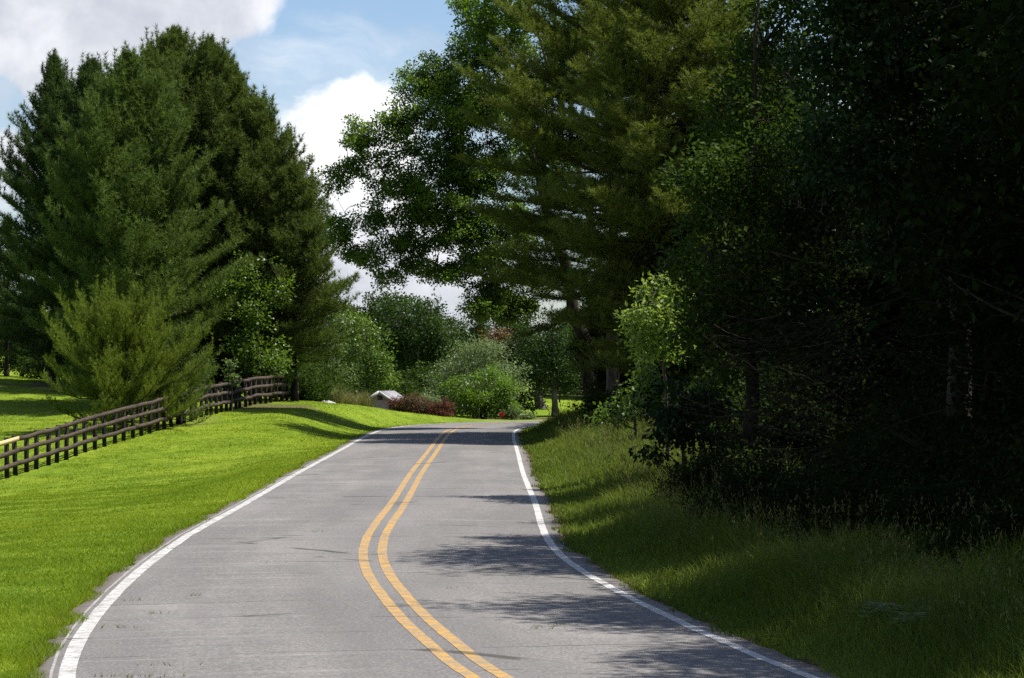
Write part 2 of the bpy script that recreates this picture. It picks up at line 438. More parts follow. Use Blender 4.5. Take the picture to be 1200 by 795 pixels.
def paint_mat(name, c, c2, wear, crack=True):
    m, nt, out = new_mat(name)
    uv = nt.node('ShaderNodeUVMap', uv_map='UVMap').outputs[0]
    o = nt.node('ShaderNodeTexCoord').outputs['Object']
    n = nt.noise(o, 34, 5, .8); n2 = nt.noise(o, 5, 4, .7)
    col = nt.mix(nt.maprange(n2, .35, .65), rgba(c), rgba(c2))
    w = nt.maprange(nt.math('ADD', nt.math('MULTIPLY', n, .75), nt.math('MULTIPLY', n2, .35)), wear, wear + .10)
    col = nt.mix(nt.math('MULTIPLY', w, .85), col, rgba((.20, .175, .14)))
    if crack: col = nt.mix(nt.math('MULTIPLY', crack_fac(nt, uv), .8), col, rgba((.06, .055, .04)))
    p = nt.node('ShaderNodeBsdfPrincipled'); nt.link(col, p.inputs['Base Color'])
    p.inputs['Roughness'].default_value = .6; p.inputs['Specular IOR Level'].default_value = .3
    nt.link(p.outputs[0], out.inputs['Surface'])
    return m

ground_sheet()
strip('road', edge_left, edge_right, 31, asphalt_mat())
white = paint_mat('white_road_paint', (.50, .495, .48), (.36, .355, .34), .53)
ghost = paint_mat('worn_white_road_paint', (.34, .33, .32), (.26, .25, .24), .52)
yellow = paint_mat('yellow_road_paint', (.52, .272, .026), (.40, .235, .050), .485)
wl = strip('road_marking_white', lambda s: -HALF - .03 - .58 * flare(s), lambda s: -HALF + .13 - .58 * flare(s), 3, white, .004, 1.5)
strip('road_marking_faded', lambda s: -HALF - .115 - .58 * flare(s), lambda s: -HALF - .085 - .58 * flare(s), 2, ghost, .004, 1.0, 15, 110)
strip('road_marking_white', lambda s: HALF - .13 + .12 * flare(s), lambda s: HALF + .12 * flare(s), 3, paint_mat('worn_white_paint', (.50, .49, .47), (.38, .37, .36), .56), .004, 1.5)
OY = .17
strip('road_marking_yellow', OY - .215, OY - .075, 3, yellow, .004, 1.5)
strip('road_marking_yellow', OY + .075, OY + .215, 3, yellow, .004, 1.5)

# ------------------------------------------------------------------ grass
def frame_of(rng, n):
    th = rng.uniform(0, 2 * np.pi, n)
    return np.stack([np.cos(th), np.sin(th), np.zeros(n)], 1)

def blades_simple(P, h, w, lean, rng):
    """one tapering triangle per blade"""
    n = len(P); d = frame_of(rng, n); l = frame_of(rng, n)
    tip = P + l * (lean * h)[:, None] + np.c_[np.zeros((n, 2)), h]
    V = np.stack([P - d * w[:, None] / 2, P + d * w[:, None] / 2, tip], 1).reshape(-1, 3)
    return V, np.arange(3 * n).reshape(-1, 3)

def blades_tall(P, h, w, lean, rng):
    """a bending blade: quad and tip"""
    n = len(P); d = frame_of(rng, n); l = frame_of(rng, n)
    up = np.array([0, 0, 1.0])
    m = P + l * (lean * h * .3)[:, None] + up * (h * .58)[:, None]
    tip = P + l * (lean * h)[:, None] + up * (h * (1 - .25 * lean))[:, None]
    q = w[:, None] / 2
    V = np.stack([P - d * q, P + d * q, m + d * q * .8, m - d * q * .8, tip], 1).reshape(-1, 3)
    b = np.arange(n)[:, None] * 5
    return V, [b + np.array([[0, 1, 2, 3]]), b + np.array([[3, 2, 4]])]

def scatter(rng, n, xlo, xhi, ylo, yhi, p=2.0):
    """points in a strip with density falling as 1/y^p"""
    u = rng.random(n)
    e = 1 - p
    y = (ylo ** e + u * (yhi ** e - ylo ** e)) ** (1 / e)
    lo, hi = xlo(y), xhi(y)
    keep = rng.random(n) < np.clip((hi - lo) / 14.0, 0, 1)
    y, lo, hi = y[keep], lo[keep], hi[keep]
    return lo + (hi - lo) * rng.random(len(y)), y

def lawn():
    rng = np.random.default_rng(5)
    x, y = scatter(rng, 900000, lambda y: -.19 * y - 1.0, lambda y: np.full_like(y, -2.5), 24, 175, 1.8)
    lat, s = road_coords(x, y)
    gap = -(edge_left(s)) - .05 + .10 * vnoise(s * 1.7, lat * 0, 7)
    k = (lat < -gap) & (lat > -34)
    # thin on the needle-strewn ground under the pines
    g = np.sqrt(((x + 17) / 9) ** 2 + ((y - 147) / 11) ** 2)
    k &= ~((g < .9) & (rng.random(len(x)) < .8))
    for cx, cy, rx, ry in ((-4.0, 158.2, 7.5, 3.4), (-11.6, 131, 2.0, 5), (-13.1, 117, 1.0, 5), (-16, 100, .5, 14)):
        k &= ~((np.sqrt(((x - cx) / rx) ** 2 + ((y - cy) / ry) ** 2) + .3 * vnoise(x * 1.2, y * .8, 33) < .9) & (rng.random(len(x)) < .75))
    x, y, lat = x[k], y[k], lat[k]
    P = np.c_[x, y, ground_z(x, y, raw=True) - .012]
    n = len(x)
    fringe = np.exp(-(np.abs(lat) - gap[k]) / .35)
    h = (.028 + .030 * rng.random(n)) * (1 + .9 * np.clip(fringe, 0, 1)) * (1 + .35 * vnoise(x * 1.3, y * 1.3, 8))
    w = np.maximum(.006, .00030 * y) * rng.uniform(.8, 1.4, n)
    V, f = blades_simple(P, h, w, rng.uniform(.3, 1.5, n), rng)
    t = .45 + .40 * vnoise(x * .5, y * .16, 9) + .30 * vnoise(x * 1.7, y * .7, 10) + .25 * sstep(70, 110, y) + rng.normal(0, .16, n)
    me = build_mesh('lawn_grass', V, f, tint=np.repeat(np.clip(t, 0, 1), 3))
    tag(link('lawn_grass', me, M['lawn']), 'bright mown lawn grass sloping beside the road', 'grass', kind='stuff')

def verge():
    rng = np.random.default_rng(6)
    x, y = scatter(rng, 420000, lambda y: np.full_like(y, -1.5), lambda y: np.minimum(.19 * y + 1.0, 9.5), 24, 146, 1.6)
    lat, s = road_coords(x, y)
    gap = edge_right(s) - .04 + .12 * vnoise(s * 1.3, lat * 0, 17)
    k = (lat > gap) & (lat < 8.0) & (rng.random(len(x)) < np.clip(1.35 - lat / 9, .15, 1))
    x, y, lat = x[k], y[k], lat[k]; n = len(x)
    P = np.c_[x, y, ground_z(x, y, raw=True) - .015]
    tall = sstep(0, 1.9, lat - HALF - .2)
    h = (.10 + .42 * tall * (1 + .50 * vnoise(x * .9, y * .45, 18) + .35 * vnoise(x * 2.6, y * 1.4, 28))) * rng.uniform(.5, 1.25, n)
    w = np.maximum(.007, .00026 * y) * rng.uniform(.8, 1.5, n)
    V, f = blades_tall(P, h, w, rng.uniform(.15, .9, n), rng)
    t = .45 + .3 * vnoise(x * .7, y * .3, 19) + rng.normal(0, .2, n)
    me = build_mesh('verge_grass', V, f, tint=np.repeat(np.clip(t, 0, 1), 5))
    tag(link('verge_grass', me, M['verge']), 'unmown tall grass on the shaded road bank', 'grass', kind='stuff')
    # seed heads on thin stems
    k = rng.random(n) < np.where(tall > .7, .026, .0)
    Q = P[k]; nn = len(Q); hh = rng.uniform(.55, 1.0, nn)
    l = frame_of(rng, nn) * rng.uniform(.05, .3, nn)[:, None] * hh[:, None]
    top = Q + l + np.c_[np.zeros((nn, 2)), hh]
    ww = np.maximum(.003, .00011 * Q[:, 1])[:, None]
    d = frame_of(rng, nn)
    Vs = np.stack([Q - d * ww, Q + d * ww, top], 1).reshape(-1, 3)
    Fs = np.arange(3 * nn).reshape(-1, 3)
    m = 6
    c = np.repeat(top, m, 0); a = unit(np.repeat(unit(l + np.c_[np.zeros((nn, 2)), hh]), m, 0) + rng.normal(0, .35, (nn * m, 3)))
    c = c - a * (rng.random(nn * m)[:, None] * .16)
    sd = unit(np.cross(a, rng.normal(size=(nn * m, 3)))) * np.maximum(.006, .00018 * np.repeat(Q[:, 1], m))[:, None]
    L = rng.uniform(.03, .07, nn * m)[:, None]
    Vh = np.stack([c, c + a * L * .5 + sd, c + a * L, c + a * L * .5 - sd], 1).reshape(-1, 3)
    Fh = np.arange(4 * nn * m).reshape(-1, 4) + len(Vs)
    V = np.concatenate([Vs, Vh])
    tt = np.concatenate([np.repeat(rng.uniform(.1, .6, nn), 3), np.repeat(rng.uniform(.2, 1, nn * m), 4)])
    me = build_mesh('verge_weeds', V, [Fs, Fh], tint=tt)
    tag(link('verge_weeds', me, M['seed']), 'straw coloured grass seed heads over the shaded bank', 'grass', kind='stuff')

def crack_tufts():
    rng = np.random.default_rng(8)
    Vs, Fs, T, o = [], [], [], 0
    spots = [(-3.0, 26.6, .20, 26), (-2.8, 26.5, .18, 18), (-3.1, 31.5, .12, 12), (-2.7, 33.0, .10, 10), (-3.0, 35.0, .12, 10), (-2.2, 35.4, .1, 8), (-.9, 48.5, .12, 10), (1.4, 30.5, .16, 16), (1.75, 31.0, .14, 12),
             (-2.6, 27.5, .25, 7), (-2.95, 44.5, .1, 8), (-1.2, 41, .2, 7), (.9, 36, .2, 7)]
    for t, y, r, n in spots:
        i = np.argmin(np.abs(RC[:, 1] - y) + 1e3 * (np.arange(len(RC)) > 1900))
        c = RC[i] + RN[i] * t
        P = np.c_[c[0] + rng.normal(0, r, n), c[1] + rng.normal(0, .03, n), np.full(n, road_z(np.array([t]), np.array([RS[i]]))[0])]
        V, f = blades_simple(P, rng.uniform(.02, .06, n), rng.uniform(.008, .016, n), rng.uniform(.5, 1.8, n), rng)
        Vs.append(V); Fs.append(f + o); o += len(V); T.append(np.repeat(rng.uniform(0, .6, n), 3))
    me = build_mesh('crack_weeds', np.concatenate(Vs), np.concatenate(Fs), tint=np.concatenate(T))
    tag(link('crack_weeds', me, M['verge']), 'small weeds growing out of the asphalt cracks', 'weeds', kind='stuff')

lawn(); verge(); crack_tufts()

# ------------------------------------------------------------------ foliage
def leaf_quads(P, A, N, L, W):
    S = unit(np.cross(A, N))
    m = P + A * (L * .45)[:, None] - N * (L * .06)[:, None]
    return np.stack([P, m + S * (W / 2)[:, None], P + A * L[:, None], m - S * (W / 2)[:, None]], 1).reshape(-1, 3)

def leaf_cloud(rng, C, rad, per, L, aspect=.6, flat=.65, droop=.15, upward=.9):
    """leaves round clump centres C (K,3) with radius rad (K,)"""
    K = len(C); n = np.maximum(4, (per * (rad / rad.mean()) ** 2 * rng.uniform(.6, 1.4, K)).astype(int))
    idx = np.repeat(np.arange(K), n); N_ = len(idx)
    off = rng.normal(size=(N_, 3)) * .55
    off *= np.minimum(1, 1.25 / np.maximum(np.linalg.norm(off, axis=1, keepdims=True), 1e-6))
    off[:, 2] *= flat
    P = C[idx] + off * rad[idx][:, None]
    A = unit(off * 1.1 + rng.normal(size=(N_, 3)) * .7 + np.array([0, 0, -droop]))
    Nn = unit(np.array([0, 0, upward]) + rng.normal(size=(N_, 3)) * .6)
    l = L * rng.uniform(.6, 1.25, N_)
    V = leaf_quads(P, A, Nn, l, l * aspect)
    clump = rng.normal(0, .20, K)
    t = np.clip(.45 + clump[idx] + rng.normal(0, .22, N_), 0, 1)
    return V, np.arange(4 * N_).reshape(-1, 4), np.repeat(t, 4)

def broadleaf(name, base, blobs, label, cat='tree', leaf=.14, per=90, mat='oak', bark='bark', trunk_r=.22, dens=1.0, crad=(.38, .75), clear=.25, lean=None,
              group=None, seed=1, aspect=.6, flat=.65, droop=.15, shell=.36, stems=1, holes=.0, limb_r=.35):
    """blobs: list of (centre xyz, radii xyz) in world metres that make the crown's outline"""
    rng = np.random.default_rng(seed)
    base = np.asarray(base, float)
    root = empty(name, base, label, cat, group)
    tb = Tubes()
    bc = np.array([b[0] for b in blobs], float); br = np.array([b[1] for b in blobs], float)
    vol = br.prod(1); cen = (bc * vol[:, None]).sum(0) / vol.sum()
    top = (bc[:, 2] + br[:, 2] * .55).max()
    limbs = []
    stem_lines = []
    for sidx in range(stems):
        tipc = cen.copy(); tipc[2] = base[2] + (top - base[2]) * (.92 if stems == 1 else .75)
        b0 = base.copy()
        if stems > 1:
            a = 2 * np.pi * sidx / stems + rng.random()
            b0 = base + np.array([np.cos(a), np.sin(a), 0]) * trunk_r * 1.2
            tipc = tipc + np.array([np.cos(a), np.sin(a), 0]) * br[:, 0].max() * .35
        n = 12
        mid = b0 * .5 + tipc * .5; mid[:2] = b0[:2] * .75 + tipc[:2] * .25
        line = bez(b0 - np.array([0, 0, .15]), mid, tipc, n)
        line[1:, :2] += rng.normal(0, trunk_r * .25, (n - 1, 2))
        r = trunk_r * (1 - .88 * np.linspace(0, 1, n)) ; r[0] *= 1.45; r[1] *= 1.1
        tb.add(line, r, 9); stem_lines.append((line, r))
        limbs.append(line[3:])
    LR = [ (p, np.interp(np.arange(3, len(l[0])), np.arange(len(l[0])), l[1])) for p, l in zip(limbs, stem_lines)]
    axis = base[:2] * .4 + cen[:2] * .6
    order = np.argsort(np.linalg.norm(bc[:, :2] - axis, axis=1))
    lowest = base[2] + clear * (top - base[2])
    for oi in order:
        b, rr = bc[oi], br[oi]
        for q in range(2):
            e = b + rng.normal(0, .33, 3) * rr
            CP_ = np.concatenate([l[0] for l in LR]); CR_ = np.concatenate([l[1] for l in LR])
            dd = np.linalg.norm(CP_ - e, axis=1)
            pen = 1.6 * np.maximum(0, CP_[:, 2] - e[2] + .25 * dd) + np.where(CP_[:, 2] < lowest, 6., 0) + rng.uniform(0, .15, len(dd)) * dd
            pen += 2.0 * np.maximum(0, np.linalg.norm(CP_[:, :2] - axis, axis=1) - np.linalg.norm(e[:2] - axis))
            j = int((dd + pen).argmin()); s = CP_[j]
            L_ = dd[j]
            mid = (s + e) / 2 + np.array([0, 0, .12 * L_]) + rng.normal(0, .12, 3) * L_
            lm = bez(s, mid, e, 9)
            lm[1:-1] += rng.normal(0, .025, (7, 3)) * L_
            r0 = min(CR_[j] * .72, .020 + .020 * L_)
            rr_ = np.maximum(r0 * (1 - .75 * np.linspace(0, 1, 9)), .008)
            tb.add(lm, rr_, 6)
            limbs.append(lm[2:]); LR.append((lm[2:], rr_[2:]))
    LP = np.concatenate(limbs)
    Cs, Rs = [], []
    for b, rr in zip(bc, br):
        vol_ = rr.prod() ** (2 / 3.)
        k = max(6, int(dens * 13 * vol_))
        d = unit(rng.normal(size=(k, 3))) * (rng.random(k) ** shell)[:, None]
        c = b + d * rr * .92
        if holes > 0:
            keep = (vnoise(c[:, 0] * .9, c[:, 2] * .9 + c[:, 1] * .6, seed) > -1 + 2 * holes)
            c = c[keep]
        Cs.append(c); Rs.append(rng.uniform(*crad, len(c)))
    C = np.concatenate(Cs); rad = np.concatenate(Rs)
    ok = C[:, 2] > base[2] + .1
    C, rad = C[ok], rad[ok]
    d2 = ((C[:, None] - LP[None]) ** 2).sum(2) + .6 * np.maximum(0, LP[None, :, 2] - C[:, None, 2]) ** 2
    near = LP[d2.argmin(1)]
    for c, s in zip(C, near):
        L_ = np.linalg.norm(c - s)
        mid = (c + s) / 2 + rng.normal(0, .10, 3) * L_ + np.array([0, 0, .06 * L_])
        tb.add(bez(s, mid, c, 5), np.linspace(.012 + .010 * L_, .006, 5) * (.6 + 1.2 * min(trunk_r, .35)), 4)
    link('trunk', tb.mesh('trunk', base), M[bark], root)
    V, f, t = leaf_cloud(rng, C, rad, per, leaf, aspect, flat, droop)
    link('crown', build_mesh('crown', V - base, f, tint=t), M[mat], root)
    return root

def tufts(rng, P, A, n, L, w, spread=.75):
    """needle bundles: n thin blades round axis A at each point"""
    K = len(P); idx = np.repeat(np.arange(K), n); N_ = len(idx)
    a = A[idx]
    d = unit(a + rng.normal(size=(N_, 3)) * spread)
    l = L * rng.uniform(.65, 1.2, N_)[:, None]
    b = P[idx] + rng.normal(0, .02, (N_, 3))
    s = unit(np.cross(d, rng.normal(size=(N_, 3)))) * (w * rng.uniform(.7, 1.3, N_))[:, None] / 2
    V = np.stack([b - s, b + s, b + d * l], 1).reshape(-1, 3)
    t = np.clip(.42 + np.repeat(rng.normal(0, .20, K), n) + rng.normal(0, .15, N_), 0, 1)
    return V, np.arange(3 * N_).reshape(-1, 3), np.repeat(t, 3)

def conifer(name, base, H, Rmax, label, cat='pine tree', mat='pine_dark', bark='bark_dark', clear=.08, step=.40, per=8, prof=1.8, up0=-5, up1=55, curl=.35, tuft=(12, .27, .028), group=None,
            seed=1, sub=.24, trunk_r=None, lean=(0, 0), spread=.75, tuftstep=.17, plume=.6, wide=.26, gap=0.0, low=.7, jag=.2, candles=0):
    rng = np.random.default_rng(seed)
    base = np.asarray(base, float)
    root = empty(name, base, label, cat, group)
    tr = trunk_r or .012 * H + .03
    tb = Tubes()
    n = 14; u = np.linspace(0, 1, n)
    tl = np.c_[u * lean[0] + rng.normal(0, .05, n) * u, u * lean[1] + rng.normal(0, .05, n) * u, u * H - .15]
    tb.add(tl, tr * (1 - .93 * u) * np.where(u == 0, 1.4, 1), 8)
    P, A = [], []
    z = H * clear
    while z < H * .985:
        t = z / H
        px = np.interp(z, tl[:, 2], tl[:, 0]); py = np.interp(z, tl[:, 2], tl[:, 1])
        tt = min(1.0, max(0.0, (t - clear) / (1 - clear)))
        r = Rmax * (1 - tt ** prof) * min(1, low + (1 - low) * tt / .22) + .12
        k = per + rng.integers(-1, 2)
        a0 = rng.uniform(0, 2 * np.pi)
        for q in range(k):
            if rng.random() < gap: continue
            az = a0 + 2 * np.pi * q / k + rng.normal(0, .25)
            L = r * rng.uniform(1 - jag * 1.6, 1 + jag * .6)
            el = R(up0 + (up1 - up0) * tt ** 1.1 + rng.normal(0, 8))
            d = np.array([np.cos(az) * np.cos(el), np.sin(az) * np.cos(el), np.sin(el)])
            s0 = np.array([px, py, z + rng.normal(0, .12)])
            e = s0 + d * L + np.array([0, 0, curl * L * .4])
            mid = s0 + d * L * .62 + np.array([0, 0, -curl * L * .12])
            m = max(5, int(L / .35) + 3)
            bl = bez(s0, mid, e, m)
            tb.add(bl[::max(1, m // 5)] if m > 6 else bl, np.linspace(.010 + .008 * L, .005, len(bl[::max(1, m // 5)] if m > 6 else bl)), 4)
            ln = np.linalg.norm(e - s0)
            ss = np.arange(.30 if L > 1 else .1, 1.0, sub / max(ln, .3))
            ss = ss + rng.normal(0, .02, len(ss)); ss = np.clip(ss, .05, 1)
            q_ = (1 - ss)[:, None] ** 2 * s0 + 2 * (ss * (1 - ss))[:, None] * mid + (ss ** 2)[:, None] * e
            tg = unit(2 * (1 - ss)[:, None] * (mid - s0) + 2 * ss[:, None] * (e - mid))
            side = unit(np.cross(tg, np.array([0, 0, 1.0])) + 1e-6)
            for sg in (-1, 1):
                sl = (wide * ln * (1.15 - ss) + .16) * rng.uniform(.6, 1.25, len(ss))
                sd = unit(tg * .75 + side * sg * .8 + np.array([0, 0, plume * .6]) + rng.normal(0, .18, (len(ss), 3)))
                kk = np.maximum(1, (sl / tuftstep).astype(int))
                ii = np.repeat(np.arange(len(ss)), kk)
                fr = np.concatenate([np.arange(1, c + 1) / c for c in kk])
                pt = q_[ii] + sd[ii] * (sl[ii] * fr)[:, None] + np.array([0, 0, 1.0]) * (.10 * sl[ii] * fr ** 2)[:, None]
                P.append(pt); A.append(unit(sd[ii] + np.array([0, 0, plume]) * (.5 + fr[:, None])))
            P.append(q_); A.append(unit(tg + np.array([0, 0, plume])))
            P.append(e[None]); A.append(unit((e - mid) + np.array([0, 0, plume * L]))[None])
        z += step * rng.uniform(.75, 1.25) * (1 - .35 * tt)
    for z in np.arange(H * .95, H * 1.01, .14):
        P.append(np.array([[tl[-1, 0], tl[-1, 1], z]])); A.append(np.array([[0, 0, 1.0]]))
    if candles:
        Q = np.concatenate(P); q = Q[(Q[:, 2] > H * .55)]
        q = q[rng.random(len(q)) < candles]
        for k_ in range(3):
            P.append(q + np.array([0, 0, .12 + .16 * k_])); A.append(unit(np.array([0, 0, 1.0]) + rng.normal(0, .12, (len(q), 3))))
    P = np.concatenate(P); A = np.concatenate(A)
    nb, tl_, tw = tuft
    V, f, t = tufts(rng, P, A, nb, tl_, tw, spread)
    k = V.reshape(-1, 3, 3)[:, :, 2].min(1) > .05
    V = V.reshape(-1, 3, 3)[k].reshape(-1, 3); t = t.reshape(-1, 3)[k].ravel()
    link('trunk', tb.mesh('trunk'), M[bark], root)
    link('crown', build_mesh('crown', V, np.arange(len(V)).reshape(-1, 3), tint=t), M[mat], root)
    return root

def on_ground(px, d, dz=0.0):
    x = (px - 600) / F * d
    return np.array([x, d, gz(x, d) + dz])

def blob(px, py, d, rx, ry, rd=None):
    """a crown mass by its place in the picture plane and its distance; radii turned into metres"""
    k = d / F
    return (at(px, py, d), (rx * k, (rd if rd else rx * k), ry * k))

# ---- pines behind the fence
def pine_at(px, d, ytop, Rmax, label, **kw):
    b = on_ground(px, d)
    H = CAMZ + (HZ - ytop) / F * d - b[2]
    return conifer('pine_tree', b, H, Rmax, label, group='pines behind the rail fence', candles=.05, **kw)

pine_at(64, 150, 68, 4.0, 'dark bluish pine with spiky top at the outer edge of the pine clump', mat='pine_dark', seed=11, gap=.15, prof=2.2, up1=70, clear=.08, up0=0, jag=.3)
pine_at(108, 148, 76, 4.4, 'dark pine half hidden between the spiky bluish pine and the light feathery pine', mat='pine_dark', seed=12, prof=2.6, up1=72, clear=.05)
pine_at(152, 131, 72, 4.8, 'lighter green feathery pine rising right behind the young pine', mat='pine_light', seed=13, prof=2.5, up1=70, up0=0, curl=.5, clear=.05, jag=.3)
pine_at(203, 147, 42, 5.0, 'tallest pine of the clump with its candle tipped crown against white cloud', mat='pine_olive', seed=14, prof=3.2, up1=78, clear=.06, plume=.9)
pine_at(246, 143, 58, 4.8, 'olive green pine just right of the tallest pine', mat='pine_olive', seed=15, prof=3.2, up1=78, clear=.06, plume=.9)
pine_at(177, 141, 66, 3.6, 'pine filling the gap between the light feathery pine and the tallest pine', mat='pine_olive', seed=25, prof=3.2, up1=76, clear=.1, plume=.9)
pine_at(274, 144.5, 88, 3.6, 'pine with blunt crown between two olive green pines', mat='pine_olive', seed=26, prof=3.2, up1=76, clear=.1, plume=.9)
pine_at(300, 141, 124, 4.2, 'olive pine with rounded shoulder sloping down toward the road', mat='pine_olive', seed=16, prof=3.0, up1=72, clear=.10, plume=.9)
pine_at(345, 139, 198, 3.0, 'lowest pine at the road end of the clump with bare lower trunk', mat='pine_olive', seed=17, prof=2.4, clear=.2, gap=.05, plume=.8)
pine_at(8, 158, 262, 2.4, 'short ragged dark pine cut by the picture edge behind the bluish pine', mat='pine_dark', seed=18, prof=1.9, clear=.16, gap=.2, jag=.3, curl=.2)

conifer('young_pine', on_ground(147, 113), 4.35, 3.1, 'bushy yellow green young pine leaning over the rail fence', 'young pine', mat='young_pine', seed=21, clear=.05, step=.27, per=8,
        prof=3.6, up0=-6, up1=46, curl=.75, tuft=(13, .16, .015), sub=.19, tuftstep=.10, plume=.95, spread=.48, trunk_r=.10, low=.85, jag=.36, wide=.22, candles=.05)
conifer('young_pine', on_ground(212, 114.5), 3.6, 1.7, 'small dull green pine crowding the fence corner beside the bushy young pine', 'young pine', mat='pine_light', seed=22, clear=.05, step=.34, per=6,
        prof=2.6, up0=10, up1=60, curl=.6, tuft=(10, .17, .017), sub=.24, tuftstep=.13, plume=.6, trunk_r=.07, low=.9)

# ---- broadleaf saplings among the pines
broadleaf('maple_sapling', on_ground(303, 136.5), [blob(303, 405, 136, 36, 42), blob(292, 352, 136, 36, 34), blob(318, 330, 136.5, 26, 30), blob(278, 310, 136, 22, 20), blob(330, 425, 136, 22, 22), blob(262, 340, 136, 18, 18)],
          'bright green maple sapling growing behind the far fence rails', mat='maple', trunk_r=.09, per=60, leaf=.17, seed=31, clear=.1, holes=.28, crad=(.3, .55))
broadleaf('maple_sapling', on_ground(330, 139.2), [blob(328, 440, 138.5, 18, 14), blob(345, 430, 139, 16, 20)], 'small yellow green sapling poking over the far end of the fence', mat='lime', trunk_r=.05, per=40, leaf=.16, seed=32, clear=.1, crad=(.25, .4))
broadleaf('maple_sapling', on_ground(272, 125.3), [blob(272, 444, 125, 8, 13), blob(270, 428, 125, 5, 8)], 'spindly pale sapling pushing through the fence rails', mat='pale', trunk_r=.03, per=26, leaf=.15, seed=33, clear=.1, crad=(.15, .28), dens=1.4)

# ---- trees beyond the bend
G2 = 'garden trees beyond the bend'
broadleaf('garden_tree', on_ground(385, 160), [blob(384, 440, 160, 30, 32), blob(378, 395, 160, 28, 32), blob(395, 368, 160, 18, 16)], 'pale green tree just past the end of the fence', mat='pale', trunk_r=.14, per=70, leaf=.18, seed=41, group=G2)
broadleaf('garden_tree', on_ground(432, 163), [blob(430, 448, 163, 34, 30), blob(428, 410, 163, 32, 30), blob(415, 378, 163, 20, 22), blob(450, 430, 163, 18, 22)], 'rounded mid green tree above the plume grasses', mat='maple', trunk_r=.14, per=70, leaf=.17, seed=42, group=G2)
broadleaf('garden_tree', on_ground(484, 192), [blob(484, 380, 192, 46, 34), blob(455, 405, 192, 28, 30), blob(515, 405, 192, 30, 34), blob(486, 420, 193, 40, 30), blob(490, 450, 193, 40, 24)], 'big dark rounded tree with several stems behind the red shrubs', mat='forest', trunk_r=.20, per=80, leaf=.20, seed=43, stems=4, group=G2)
broadleaf('olive_shrub', on_ground(560, 168), [blob(558, 430, 168, 44, 28), blob(520, 452, 168, 26, 28), blob(600, 455, 168, 18, 34), blob(560, 462, 169, 44, 28), blob(562, 408, 168, 34, 14), blob(530, 470, 168, 30, 20), blob(505, 470, 167, 20, 16)],
          'large silvery green shrub arching behind the bright green shrub', 'shrub', mat='silver', trunk_r=.12, per=80, leaf=.17, seed=44, stems=3, droop=.5, clear=.05, aspect=.4)
broadleaf('garden_shrub', on_ground(567, 161.5), [blob(568, 455, 161.5, 42, 28), blob(540, 458, 161, 22, 20), blob(545, 462, 161, 18, 18), blob(590, 462, 161, 18, 22), blob(572, 440, 161.5, 20, 12), blob(550, 478, 161, 26, 12), blob(588, 478, 161, 22, 12), blob(570, 474, 161, 30, 14)],
          'bright green rounded shrub in front of the silvery shrub', 'shrub', mat='lime', trunk_r=.08, per=70, leaf=.15, seed=45, stems=3, clear=.05, crad=(.3, .55))
broadleaf('lawn_tree', on_ground(651, 172), [blob(648, 430, 173, 40, 36), blob(640, 395, 173, 36, 30), blob(672, 440, 173, 26, 28), blob(620, 430, 174, 18, 24)], 'dark green shade tree with low crown on the far sunlit lawn', mat='forest', trunk_r=.22, per=85, leaf=.17, seed=46, clear=.35, group=G2)  # darker leaf colour stands in for the shade on this tree
broadleaf('lawn_tree', on_ground(634, 186), [blob(635, 430, 186, 40, 34), blob(612, 415, 186, 26, 26)], 'second tree with thick trunk standing behind the shade tree on the far lawn', mat='wood_dark', trunk_r=.34, per=80, leaf=.19, seed=47, clear=.35, group=G2)
conifer('cedar_tree', on_ground(562, 232), CAMZ + (HZ - 352) / F * 232 - gz(-2.6, 232), 1.6, 'slim dark cedar showing between the arching oak boughs', 'cedar', mat='pine_dark', seed=48, step=.6, tuft=(10, .3, .05), sub=.4, tuftstep=.25, up0=30, up1=70, prof=1.4)
broadleaf('rust_tree', on_ground(585, 226), [blob(584, 402, 226, 16, 22), blob(596, 412, 226, 14, 20)], 'rust tinged tree far behind the silvery shrub', mat='rust', trunk_r=.12, per=60, leaf=.24, seed=49)

G3 = 'far trees closing the view'
far0 = broadleaf('far_tree', on_ground(455, 240), [((0 + at(455, 430, 240)[0], 240, gz(-10.4, 240) + 4.2), (4.4, 4, 3.4)), ((at(455, 430, 240)[0] + 2, 240, gz(-10.4, 240) + 2.4), (3.6, 3.4, 2.2)), ((at(455, 430, 240)[0] - 2, 240.5, gz(-10.4, 240) + 2.6), (3.6, 3.4, 2.4))],
                 'hazy green far tree behind the big dark rounded tree', mat='dark', trunk_r=.2, per=85, leaf=.26, seed=51, crad=(.5, .9), group=G3)
for px, d, s, r, lb in ((405, 236, .72, 1.0, 'hazy green far tree showing above the pale green tree'), (520, 246, .78, 2.0, 'far tree filling the gap behind the silvery shrub'), (600, 250, .85, 3.0, 'far tree under the rust tinged tree'),
                        (690, 215, .9, 4.1, 'far tree behind the shade tree at the wood edge'), (735, 205, 1.15, .5, 'far tree deep behind the big white pine'), (-12, 215, .78, 2.6, 'bright far tree at the edge of the raised lawn'),
                        (28, 226, .72, 5.0, 'low far tree at the end of the raised lawn beside the pines'), (-60, 230, 1.1, 1.6, 'far tree past the raised lawn out beyond the picture edge'), (350, 236, 1.0, .3, 'far tree hidden behind the lowest pine')):
    copy_thing(far0, on_ground(px, d), lb, r, s, G3)

